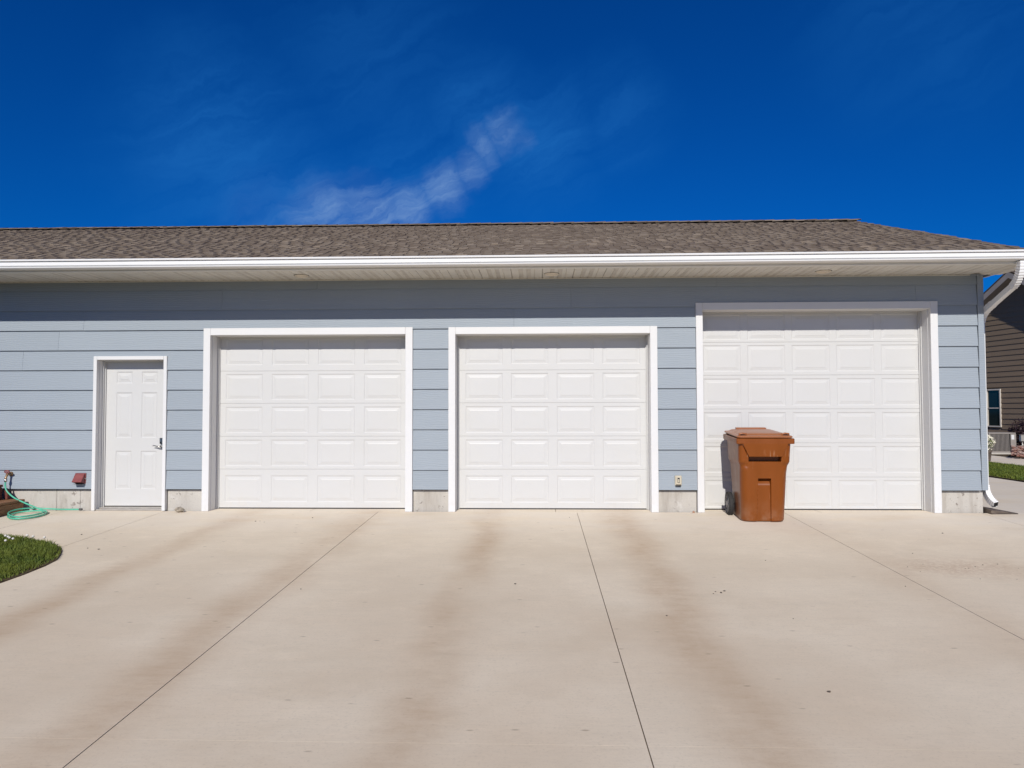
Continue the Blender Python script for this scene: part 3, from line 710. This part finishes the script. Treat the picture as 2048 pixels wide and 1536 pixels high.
# ------------------------------------------------------------------ trash bin
T = empty("trash_bin", (2.792, -.45, -.017)); tag(T, "brown wheeled trash bin with closed lid before the tallest overhead door", "trash bin"); T.rotation_euler = (0, 0, R(-2.0))
def bin_mat(name, c, scuffs=True):
    m, t, b = mat(name); P = objc(t)
    n = ntex(t, scaled(t, P, (1, 1, .35)), 5, 5, .6); sc = mrange(t, ntex(t, scaled(t, P, (22, 22, 2.2)), 1.0, 5, .7).outputs[0], .62, .76)
    z = N(t, "ShaderNodeSeparateXYZ"); LK(t, P, z.inputs[0])
    c_ = mixc(t, mrange(t, n.outputs[0], .3, .7), tuple(q * .88 for q in c), c)
    c_ = mixc(t, mth(t, 'MULTIPLY', sc, .16), c_, (.52, .30, .17))
    # pale handling scratches above the grab slot
    band = mth(t, 'MULTIPLY', mrange(t, z.outputs[2], .90, .82), mrange(t, z.outputs[2], .795, .805))
    strk = mrange(t, ntex(t, scaled(t, P, (34, 3, 2)), 1.0, 3, .6).outputs[0], .55, .68)
    c_ = mixc(t, mth(t, 'MULTIPLY', mth(t, 'MULTIPLY', band, strk), .85), c_, (.55, .30, .17))
    dust = mth(t, 'MULTIPLY', mrange(t, z.outputs[2], .30, .0), mrange(t, ntex(t, P, 7, 5, .7).outputs[0], .35, .75))
    c_ = mixc(t, mth(t, 'MULTIPLY', dust, .22), c_, (.45, .33, .23))
    LK(t, c_, b.inputs["Base Color"]); b.inputs["Roughness"].default_value = .36; b.inputs["Specular IOR Level"].default_value = .42
    LK(t, mrange(t, n.outputs[0], .25, .75, .30, .42), b.inputs["Roughness"])
    bump(t, b, ntex(t, P, 90, 3, .6).outputs[0], .05, .002)
    return m
M_BIN = bin_mat("brown_bin_plastic", (.215, .053, .002)); M_LID = bin_mat("brown_lid_plastic", (.33, .118, .045))  # lid colour paled towards pink to carry the sky's gloss reflection
def sst(a, b_, x):
    q = max(0, min(1, (x - a) / (b_ - a))); return q * q * (3 - 2 * q)
def lerp_tab(tab, z):
    for (z0, a), (z1, c) in zip(tab, tab[1:]):
        if z <= z1: return a + (c - a) * (z - z0) / (z1 - z0)
    return tab[-1][1]
HX = [(0, .262), (.02, .270), (.64, .287), (.685, .288), (.735, .310), (.96, .318), (1.1, .318)]
YF = [(0, -.250), (.02, -.258), (.64, -.315), (.96, -.348), (1.1, -.35)]
YB = [(0, .37), (.64, .43), (1.1, .46)]
RAD = [(0, .115), (.60, .10), (.72, .055), (1.1, .05)]
zl = []; z = 0.0
while z < .972: zl.append(z); z += .0065
for q in (.530, .5345, .738, .7415, .800, .8035): zl.append(q)
zl = sorted(zl) + [.972]
def front_off(x, z):
    o = 0.0
    tz = (z - .80) / .165                     # trapezoid apron above the slot
    if z > .798:
        half = .196 + .080 * max(0, min(1, tz)); o -= .034 * (1 - sst(half - .002, half + .007, abs(x)))
    if .738 < z < .802: o += .085 * (1 - sst(.190, .197, abs(x)))
    hw_ = .075 + .012 * (1 - z / .53)         # channel down the lower front
    if z < .535:
        dep = .020 + .012 * z / .53 + .045 * sst(.44, .53, z)
        o += dep * (1 - sst(hw_ - .004, hw_ + .003, abs(x))) * (1 if z < .5325 else 0)
    # pinched corners under the flare
    o += .030 * sst(.17, .29, abs(x)) * math.exp(-((z - .690) / .030) ** 2)
    return o
rings = []
for z in zl:
    hx, yf, yb, r_ = lerp_tab(HX, z), lerp_tab(YF, z), lerp_tab(YB, z), lerp_tab(RAD, z); rb = .05; ring = []
    nf = 130; xa = hx - r_
    for k in range(nf + 1):
        x = -xa + 2 * xa * k / nf; ring.append((x, yf + front_off(x, z), z))
    for k in range(1, 9):
        a = -math.pi / 2 + k / 8 * math.pi / 2; x = xa + r_ * math.cos(a); ring.append((x, yf + r_ + r_ * math.sin(a) + front_off(x, z) * max(0, 1 - k / 7), z))
    for k in range(1, 6): ring.append((hx, yf + r_ + (yb - rb - yf - r_) * k / 6, z))
    for k in range(0, 5):
        a = k / 4 * math.pi / 2; ring.append((hx - rb + rb * math.cos(a), yb - rb + rb * math.sin(a), z))
    for k in range(0, 5):
        a = math.pi / 2 + k / 4 * math.pi / 2; ring.append((-hx + rb + rb * math.cos(a), yb - rb + rb * math.sin(a), z))
    for k in range(1, 6): ring.append((-hx, yb - rb + (yf + r_ - yb + rb) * k / 6, z))
    for k in range(0, 8):
        a = math.pi + k / 8 * math.pi / 2; x = -xa + r_ * math.cos(a); ring.append((x, yf + r_ + r_ * math.sin(a) + front_off(x, z) * max(0, (k - 1) / 7), z))
    ring = [(x * (1 - .13 * (1 - .45 * z) * max(0, (y - yf) / (yb - yf))), y, z) for x, y, z in ring]
    rings.append(ring)
b = MB(); b.loft(rings, True, True)
body = b.build("bin_body", M_BIN, T)
def rrect(hx, y0, y1, r_, z, n=6, cx=0):
    out = []
    for (qx, qy, a0) in ((hx - r_, y0 + r_, -90), (hx - r_, y1 - r_, 0), (-hx + r_, y1 - r_, 90), (-hx + r_, y0 + r_, 180)):
        for k in range(n + 1):
            a = R(a0 + 90 * k / n); out.append((cx + qx + r_ * math.cos(a), qy + r_ * math.sin(a), z))
    return out
b = MB(); b.loft([rrect(.346, -.375, .465, .022, .968), rrect(.350, -.380, .47, .022, .975), rrect(.350, -.380, .47, .022, 1.028), rrect(.345, -.375, .465, .022, 1.034), rrect(.325, -.355, .455, .02, 1.034)], True, True); b.v = [(x * (1 - .04 * (y + .38)), y, z - .010 + .034 * (y + .38) / .85) for x, y, z in b.v]; b.build("bin_rim", M_BIN, T)
b = MB()
b.loft([rrect(.330, -.362, .465, .05, 1.037), rrect(.338, -.370, .47, .05, 1.041), rrect(.338, -.370, .47, .05, 1.052), rrect(.328, -.360, .46, .05, 1.060), rrect(.290, -.318, .42, .05, 1.066), rrect(.262, -.290, .40, .05, 1.082), rrect(.250, -.278, .39, .05, 1.086), rrect(.16, -.15, .26, .05, 1.094)], True, True)
def tilt(v): return [(x * (1 - .04 * (y + .38)), y, z - .006 + .048 * (y + .38) / .85) for x, y, z in v]
b.v = tilt(b.v)
lid = b.build("lid", M_LID, T, bevel=.002)
for sx in (-1, 1):
    b = MB(); b.tube([(sx * .300, -.300, 1.058), (sx * .300, -.303, 1.082), (sx * .255, -.303, 1.088), (sx * .212, -.303, 1.082), (sx * .212, -.300, 1.058)], .011, 8)
    b.box(sx * .256 - .034, sx * .256 + .034, -.300, -.255, 1.058, 1.079); b.v = tilt(b.v); b.build("lid_grip", M_LID, lid)
    b = MB(); b.box(sx * .256 - .030, sx * .256 + .030, -.318, -.3145, 1.0645, 1.072); b.v = tilt(b.v); b.build("grip_slot", M_BLACK, lid)
for sx in (-1, 1):
    b = MB(); b.tube([(sx * .27, .42, 1.055), (sx * .27, .48, 1.075), (sx * .27, .535, 1.06), (sx * .27, .545, 1.045)], .016, 8); b.build("hinge_arm", M_BIN, T)
b = MB(); b.tube([(-.28, .545, 1.05), (.28, .545, 1.05)], .017, 12); b.build("handle_bar", M_BIN, T)
b = MB(); b.box(-.20, .20, .32, .40, 1.0865, 1.108); b.v = tilt(b.v); b.build("lid_ridge", M_LID, lid, bevel=.008, seg=2)
b = MB(); b.tube([(-.33, .285, .150), (.33, .285, .150)], .012, 10); b.build("axle", M_STEEL, T)
for sx in (-1, 1):
    wx = sx * .305
    b = MB(); b.lathe([(.118, -.028), (.138, -.030), (.148, -.024), (.151, -.012), (.151, .012), (.148, .024), (.138, .030), (.118, .028), (.116, .0)], (wx, .285, .150), 'X', 36, cap=False)
    n0 = len(b.v)
    for k in range(40):
        a = 2 * math.pi * k / 40; ca, sa = math.cos(a), math.sin(a); ct, st_ = -sa, ca
        for rx in (-.018, .018):
            p = [(wx + rx + dx * .010, .285 + ca * rr + ct * dt * .005, .150 + sa * rr + st_ * dt * .005) for rr in (.147, .1555) for dx, dt in ((-1, -1), (1, -1), (1, 1), (-1, 1))]
            b.hexa(p)
    wh = b.build("wheel", M_TYRE, T)
    b = MB(); b.lathe([(.119, -.010), (.119, .010), (.100, .010), (.098, -.010)], (wx + sx * .021, .285, .150), 'X', 30, cap=False)
    b.lathe([(.030, -.026), (.032, -.01), (.032, .02), (.012, .026)], (wx + sx * .012, .285, .150), 'X', 18)
    for k in range(6):
        a = 2 * math.pi * k / 6 + .3; ca, sa = math.cos(a), math.sin(a)
        b.hexa([(wx + sx * .019 + dx * .010, .285 + ca * rr - sa * dt * wdt, .150 + sa * rr + ca * dt * wdt) for rr, wdt in ((.028, .014), (.106, .011)) for dx, dt in ((-1, -1), (1, -1), (1, 1), (-1, 1))])
    b.build("rim", M_RIM, wh)
    b = MB(); b.lathe([(.10, -.006), (.10, .006)], (wx + (-sx) * .012, .285, .150), 'X', 24); b.build("hub_disc", M_BLACK, wh)

# ------------------------------------------------------------------ hose, steps, small things
def spline(pts, n=14):
    P_ = [Vector(p) for p in pts]; out = []
    for i in range(len(P_) - 1):
        p0, p1, p2, p3 = P_[max(i - 1, 0)], P_[i], P_[i + 1], P_[min(i + 2, len(P_) - 1)]
        for k in range(n):
            q = k / n; out.append(.5 * ((2 * p1) + (p2 - p0) * q + (2 * p0 - 5 * p1 + 4 * p2 - p3) * q * q + (3 * p1 - p0 - 3 * p2 + p3) * q ** 3))
    return out + [P_[-1]]
H = empty("garden_hose", (-6.8, -.25, 0)); tag(H, "mint green garden hose hanging from faucet and coiled on the concrete", "hose")
hp = [(-7.239, -.11, .40), (-7.238, -.112, .33), (-7.205, -.12, .26), (-7.10, -.135, .18), (-6.95, -.15, .115), (-6.80, -.16, .06), (-6.70, -.165, .022), (-6.60, -.20, .006), (-6.555, -.30, -.004), (-6.575, -.43, -.012), (-6.66, -.60, -.018),
      (-6.80, -.71, -.020), (-6.93, -.66, -.018), (-7.00, -.53, -.012), (-6.985, -.38, -.004), (-6.90, -.27, .006), (-6.78, -.225, .012), (-6.68, -.225, .014), (-6.60, -.26, .012), (-6.578, -.35, .012), (-6.62, -.50, .008), (-6.72, -.64, .004), (-6.84, -.685, .002), (-6.95, -.60, .006), (-7.015, -.47, .014), (-7.01, -.34, .026),
      (-6.94, -.20, .036), (-6.82, -.115, .034), (-6.68, -.075, .022), (-6.52, -.055, .012), (-6.38, -.045, .010), (-6.245, -.040, .010)]
hp = [(x + max(0, -(y + .25)) * .42, y * 1.03, z + .0125) for x, y, z in hp]
b = MB(); b.tube([Vector(p) - Vector((-6.8, -.25, 0)) for p in spline(hp, 10)], .0105, 10); b.build("hose_tube", M_HOSE, H)
b = MB(); b.lathe([(.0135, -.016), (.0155, -.012), (.0155, .022), (.012, .028)], (.562, .21, .0225), 'X', 12); b.build("hose_end_fitting", M_GREYP, H)
b = MB(); b.lathe([(.0135, -.02), (.0165, -.016), (.0165, .012)], (-.439, .14, .422), 'Z', 12); b.build("hose_collar", M_GREYP, H)

K = empty("wooden_steps", (-7.6, -.7, 0)); tag(K, "brown stained wooden steps at the wall left of the entry door", "steps")
def kb(name, x0, x1, y0, y1, z0, z1, m):
    b = MB(); b.box(x0 + 7.6, x1 + 7.6, y0 + .7, y1 + .7, z0, z1); b.build(name, m, K, bevel=.006)
kb("riser_board", -8.6, -7.025, -1.9, -.045, -.06, .122, M_WOOD)
for i in range(4): kb("tread_board", -7.155 - i * .146 - .002 + .0, -7.013 - i * .146, -1.92, -.035, .126, .160, M_WOOD)
kb("riser_board", -8.6, -7.272, -1.9, -.125, .162, .330, M_REDW)
for i in range(4): kb("tread_board", -7.410 - i * .146, -7.266 - i * .146, -1.92, -.115, .333, .365, M_REDW)
kb("dark_block", -7.262, -7.215, -.105, -.05, .1605, .285, M_REDW)  # small dark red block beside the upper riser

def lump(name, r_, sc, m, loc, seed, label=None, cat=None, group=None, sub=2):
    bm = bmesh.new(); bmesh.ops.create_icosphere(bm, subdivisions=sub, radius=r_)
    for v in bm.verts:
        k = 1 + .55 * noise.noise(Vector(v.co) / r_ * 1.3 + Vector((seed * 3.7, seed, 0))); v.co = Vector((v.co.x * sc[0] * k, v.co.y * sc[1] * k, v.co.z * sc[2] * k))
    me = bpy.data.meshes.new(name); bm.to_mesh(me); bm.free(); me.materials.append(m)
    o = inst(name, me, None, loc, (0, 0, seed * 1.7)); 
    return tag(o, label, cat, group)
lump("rock", .062, (1.15, .8, .62), M_ROCK, (-4.83, -.10, .022), 3.3, "beige rock at the foundation between entry door and overhead door", "rock", sub=3)
lump("pebble", .020, (1, .8, .7), M_PEB, (2.055, -.05, .008), 1.2, "terracotta pebble at the foundation beneath the outlet box", "pebble")
rr = random.Random(5)
spots = [(-3.55, -.75), (-3.50, -.73), (-3.42, -.80), (-2.9, -.5), (.40, -.42), (1.46, -3.80), (1.50, -3.83), (1.54, -3.78), (1.43, -3.86), (1.62, -5.80), (.95, -4.45), (4.6, -1.35), (3.1, -3.6), (-5.25, -1.6), (-4.75, -2.3), (-4.6, -2.35), (-.2, -3.6), (2.2, -2.7), (-2.0, -3.8), (1.86, -4.5)]
spots += [(3.92 + rr.gauss(0, .38), -2.85 + rr.gauss(0, .22)) for _ in range(12)]
for i, (x, y) in enumerate(spots):
    s_ = rr.uniform(.0045, .0095) if i < 20 else rr.uniform(.003, .007)
    if i >= 20: lab, gr = "tiny crumb in the dried soil patch right of the bin", "crumbs in the dried soil patch"
    elif i in (5, 6, 7, 8): lab, gr = "dark crumb in the small cluster right of the central driveway joint", "clustered crumbs right of the central joint"
    elif i < 3: lab, gr = "dark crumb in the row just before the leftmost overhead door", "crumbs before the leftmost overhead door"
    elif x < -4: lab, gr = "dark crumb on the walk between lawn tip and entry door", "crumbs beside the lawn tip"
    else: lab, gr = "lone dark dirt crumb on the open driveway concrete", "scattered crumbs on the driveway"
    lump("dirt_crumb", s_, (1.3, 1, .6), M_CLOD, (x, y, gz(x, y) + s_ * .25), i + .3, lab, "debris", gr, 1)
M_CLOV = plain("clover_white", (.78, .74, .66), .8, .2, 40)
for i, (x, y) in enumerate([(-5.828, -2.041), (-5.763, -2.092), (-5.71, -2.142), (-5.636, -2.192), (-5.65, -2.285), (-5.60, -2.02), (-5.50, -2.07), (-5.34, -2.12)]):
    c_ = empty("clover_flower", (x, y, gz(x, y) + .02)); tag(c_, "white clover head among the short grass at left", "flower", "white clover heads in the lawn")
    b = MB(); b.lathe([(.003, .045), (.010, .047), (.0135, .054), (.0125, .062), (.006, .067)], (0, 0, 0), 'Z', 8); b.build("flower_head", M_CLOV, c_)
    b = MB(); b.tube([(0, 0, -.005), (.003, 0, .03), (0, 0, .047)], .0016, 5); b.build("stem", M_GRASS, c_)
# grained splash block under the downspout
b = MB()
b.hexa([(5.875, -.115, -.004), (6.235, -.095, -.004), (6.225, -.045, -.002), (5.875, .16, -.002), (5.875, -.115, .055), (6.235, -.095, .008), (6.225, -.045, .010), (5.875, .16, .075)])
sb = b.build("splash_block", M_DARKW, bevel=.006); tag(sb, "dark grained wedge splash block under the white downspout elbow", "splash block")

# ------------------------------------------------------------------ neighbouring brown house
NB = empty("brown_house", (15.85, 15.0, 0)); tag(NB, "dark brown sided gabled house beyond the blue garage", "house")
NB.rotation_euler = (0, 0, R(11))
# local: wall plane x=0 facing -x, running along y; ridge at y=yk
NP, NZR, NHS = .56, 5.72, 6.0
b = MB()
b.v += [(.03, -NHS, -.05), (.03, NHS, -.05), (.03, NHS, NZR - NP * NHS), (.03, 0, NZR), (.03, -NHS, NZR - NP * NHS), (12, -NHS, -.05), (12, NHS, -.05), (12, NHS, NZR - NP * NHS), (12, 0, NZR), (12, -NHS, NZR - NP * NHS)]
for q in ((0, 1, 2, 3, 4), (9, 8, 7, 6, 5), (0, 4, 9, 5), (1, 6, 7, 2), (0, 5, 6, 1)): b.face(q)
b.build("wall", M_BROWN, NB)
b = MB(); b.box(-.02, .03, -NHS, NHS, -.05, .16); b.build("foundation", M_FND, NB)
BE = .178; k = 0; rj = random.Random(3)
WIN = (.86, 1.47, .76, 2.06)         # y0, y1, z0, z1 local
while .16 + k * BE < NZR - .1:
    z0 = .16 + k * BE; z1 = z0 + BE + .014; yy = min(NHS, (NZR - z1 + .0) / NP + .05); k += 1
    cuts = sorted([-yy, yy] + [c for c in (rj.uniform(-4.5, -2), rj.uniform(-1.2, 1.6), rj.uniform(2.5, 4.5)) if abs(c) < yy - .2])
    for a, q in zip(cuts, cuts[1:]):
        parts = [(a, q)]
        if z1 > WIN[2] and z0 < WIN[3]:
            parts = [p for p in ((a, min(q, WIN[0])), (max(a, WIN[1]), q)) if p[1] - p[0] > .02]
        for (ya, yb) in parts:
            b = MB(); b.hexa([(-.024, ya + .002, z0), (-.001, ya + .002, z0), (-.001, yb - .002, z0), (-.024, yb - .002, z0), (-.004, ya + .002, z1), (.02, ya + .002, z1), (.02, yb - .002, z1), (-.004, yb - .002, z1)])
            b.build("siding_board", M_BROWN, NB)
M_NSH = plain("dark_roof_shingle", (.10, .075, .06), .95, .4, 9, 0, .1, .4)
M_NFAS = plain("taupe_fascia", (.36, .315, .28), .6, .1, 4)
M_PANE = plain("dark_window_glass", (.012, .018, .022), .06, .3, 2, 0, .6)
M_WFR = plain("cream_window_frame", (.62, .56, .48), .5, .1, 8)
for sg in (-1, 1):
    oh = .42; ye = sg * (NHS + .5); ze = NZR - NP * (NHS + .5); b = MB(); th = .14
    b.hexa([(-oh, 0, NZR + .16), (12.4, 0, NZR + .16), (12.4, ye, ze + .16), (-oh, ye, ze + .16), (-oh, 0, NZR + .22), (12.4, 0, NZR + .22), (12.4, ye, ze + .22), (-oh, ye, ze + .22)]); b.build("roof", M_NSH, NB)
    b = MB(); b.hexa([(-oh + .0, 0, NZR - .04), (-oh + .03, 0, NZR - .04), (-oh + .03, ye, ze - .04), (-oh, ye, ze - .04), (-oh, 0, NZR + .155), (-oh + .03, 0, NZR + .155), (-oh + .03, ye, ze + .155), (-oh, ye, ze + .155)]); b.build("rake_board", M_NFAS, NB)
    b = MB(); b.hexa([(-oh + .035, 0, NZR - .02), (.0, 0, NZR - .02), (.0, ye, ze - .02), (-oh + .035, ye, ze - .02), (-oh + .035, 0, NZR), (.0, 0, NZR), (.0, ye, ze), (-oh + .035, ye, ze)]); b.build("rake_soffit", M_NFAS, NB)
b = MB(); y0, y1, z0, z1 = WIN; fw = .045
for q in ((y0, y0 + fw, z0, z1), (y1 - fw, y1, z0, z1), (y0 + fw, y1 - fw, z0, z0 + fw), (y0 + fw, y1 - fw, z1 - fw, z1)): b.box(-.05, .03, q[0], q[1], q[2], q[3])
wn_ = b.build("window", M_WFR, NB, bevel=.004)
b = MB(); b.box(-.012, -.004, y0 + fw, y1 - fw, z0 + fw, z1 - fw); b.build("pane", M_PANE, wn_)
b = MB(); b.box(-.035, -.012, y0 + fw + .002, y1 - fw - .002, (z0 + z1) / 2 - .018, (z0 + z1) / 2 + .018); b.build("meeting_rail", M_WFR, wn_)

# air conditioner, disconnect, flowers, rocks, added shade shrub beside it
M_ACM = plain("taupe_metal", (.30, .265, .235), .5, .12, 12); M_ACD = plain("dark_fin_coil", (.045, .04, .038), .7, .3, 20)
A = empty("air_conditioner", (13.96, 13.3, 0)); tag(A, "taupe louvred air conditioner unit on a pad by the brown house", "air conditioner")
b = MB(); b.box(-.50, .45, -.40, .42, .0, .07); b.build("pad", M_FND, A, bevel=.01)
b = MB(); b.box(-.40, .34, -.33, .36, .08, .63); b.build("coil", M_ACD, A)
b = MB(); b.box(-.43, .37, -.36, .39, .072, .105); b.build("base_pan", M_ACM, A, bevel=.006)
b = MB(); b.box(-.43, .37, -.36, .39, .625, .665); b.build("top_cover", M_ACM, A, bevel=.01, seg=2)
for x in (-.43, .33):
    b = MB(); b.box(x, x + .04, -.36, -.325, .106, .624); b.build("corner_post", M_ACM, A, bevel=.004)
lm_ = MB(); lm_.box(0, .013, 0, .014, .106, .624); lme = lm_.mesh("louvre", M_ACM)
for i in range(15): inst("louvre", lme, A, (-.372 + i * .0375, -.352, 0))
for i in range(14): inst("louvre", lme, A, (-.425, -.31 + i * .047, 0), (0, 0, R(90)))
b = MB(); b.box(.20, .365, -.375, -.361, .27, .622); b.build("service_panel", M_ACM, A, bevel=.004)
b = MB(); b.box(.225, .305, -.378, -.3755, .46, .60); b.build("rating_plate", M_TRIM, A)
Q = empty("disconnect_box", (14.93, 13.55, .40)); tag(Q, "small grey electrical disconnect with curved conduit beside the air conditioner", "electrical box")
b = MB(); b.box(-.10, .06, -.05, .05, -.02, .17); b.build("box", M_ALU, Q, bevel=.006)
b = MB(); b.box(-.11, .07, -.06, .05, .171, .185); b.build("box_lid", M_ALU, Q, bevel=.004)
b = MB(); b.tube(spline([(.03, -.03, -.02), (.02, -.06, -.09), (-.12, -.10, -.155), (-.32, -.14, -.165), (-.60, -.22, -.13)], 8), .018, 8); b.build("conduit", M_ALU, Q)
b = MB(); b.tube([(-.02, .02, -.02), (-.02, .02, -.42)], .02, 8); b.build("riser_pipe", M_ALU, Q)
rr = random.Random(9); b = MB()
def lumps_into(b, c, r_, rng, sq=.7):
    ax = rng.uniform(0, 6.28); rings = []
    for k, (q, h) in enumerate(((.45, -.6), (1, -.1), (.8, .45), (.3, .75))):
        rings.append([(c[0] + r_ * q * math.cos(ax + a) * rng.uniform(.75, 1.15), c[1] + r_ * q * math.sin(ax + a) * rng.uniform(.75, 1.15), c[2] + r_ * h * sq) for a in [j * 2 * math.pi / 6 for j in range(6)]])
    b.loft(rings, True, True, rng.random())
for _ in range(1300):
    x = rr.uniform(13.0, 15.4); y = rr.uniform(10.75, 12.6); hgt = .30 * math.exp(-((y - 11.5) / .7) ** 2) * 1.0
    if x < 13.32 + .62 * (y - 11.5): continue
    lumps_into(b, (x, y, .03 + hgt * rr.uniform(.3, 1)), rr.uniform(.03, .065), rr)
M_RRK = plain("reddish_landscape_stone", (.25, .115, .085), .9, .5, 6, 0, .2, 0, (.44, .33, .28))
tag(b.build("landscape_rocks", M_RRK), "heap of reddish landscape rocks beside the air conditioner", "rocks", kind="stuff")
def leafy(name, root, c, rad, n, size, m, rng):
    b = MB()
    for _ in range(n):
        d = Vector((rng.gauss(0, 1), rng.gauss(0, 1), rng.gauss(0, 1))).normalized() * rng.random() ** .45
        p = Vector(c) + Vector((d.x * rad[0], d.y * rad[1], d.z * rad[2])); a = Vector((rng.gauss(0, 1), rng.gauss(0, 1), rng.gauss(0, 1))).normalized(); e = a.orthogonal().normalized(); s_ = size * rng.uniform(.6, 1.3)
        i = len(b.v); b.v += [tuple(p - a * s_), tuple(p + e * s_ * .5), tuple(p + a * s_), tuple(p - e * s_ * .5)]; b.face((i, i + 1, i + 2, i + 3), rng.random())
    return b.build(name, m, root)
SH = empty("shade_shrub", (15.30, 14.15, 0)); tag(SH, "added dark purple shrub standing in for deep shade by the brown house", "shrub")
M_PURP = plain("shade_purple_leaf", (.035, .014, .020), .6, .5, 9)  # near-black foliage added to fill the deep shade by the wall
leafy("foliage", SH, (0, 0, .55), (.42, .40, .55), 1500, .05, M_PURP, random.Random(4))
b = MB()
for k in range(5): b.tube([(0, 0, 0), (.12 * math.cos(k * 1.3), .12 * math.sin(k * 1.3), .35), (.28 * math.cos(k * 1.3), .28 * math.sin(k * 1.3), .8)], [.02, .015, .008], 6)
b.build("stem", M_DARKW, SH)
FP = empty("flower_pot", (11.66, 9.95, .0)); tag(FP, "white flowers in a dark planter at the garage corner edge", "potted flowers")
b = MB(); b.lathe([(.10, .0), (.13, .03), (.16, .26), (.175, .27), (.175, .30), (.15, .30), (.14, .25)], (0, 0, 0), 'Z', 18); b.build("pot", M_DARKW, FP)
leafy("leaves", FP, (0.02, 0, .46), (.20, .18, .20), 260, .035, M_GRASS, random.Random(6))
M_FLW = plain("cream_petal", (.80, .75, .58), .7, .12, 30)
leafy("blossoms", FP, (0.03, -.02, .50), (.23, .20, .21), 420, .030, M_FLW, random.Random(8))
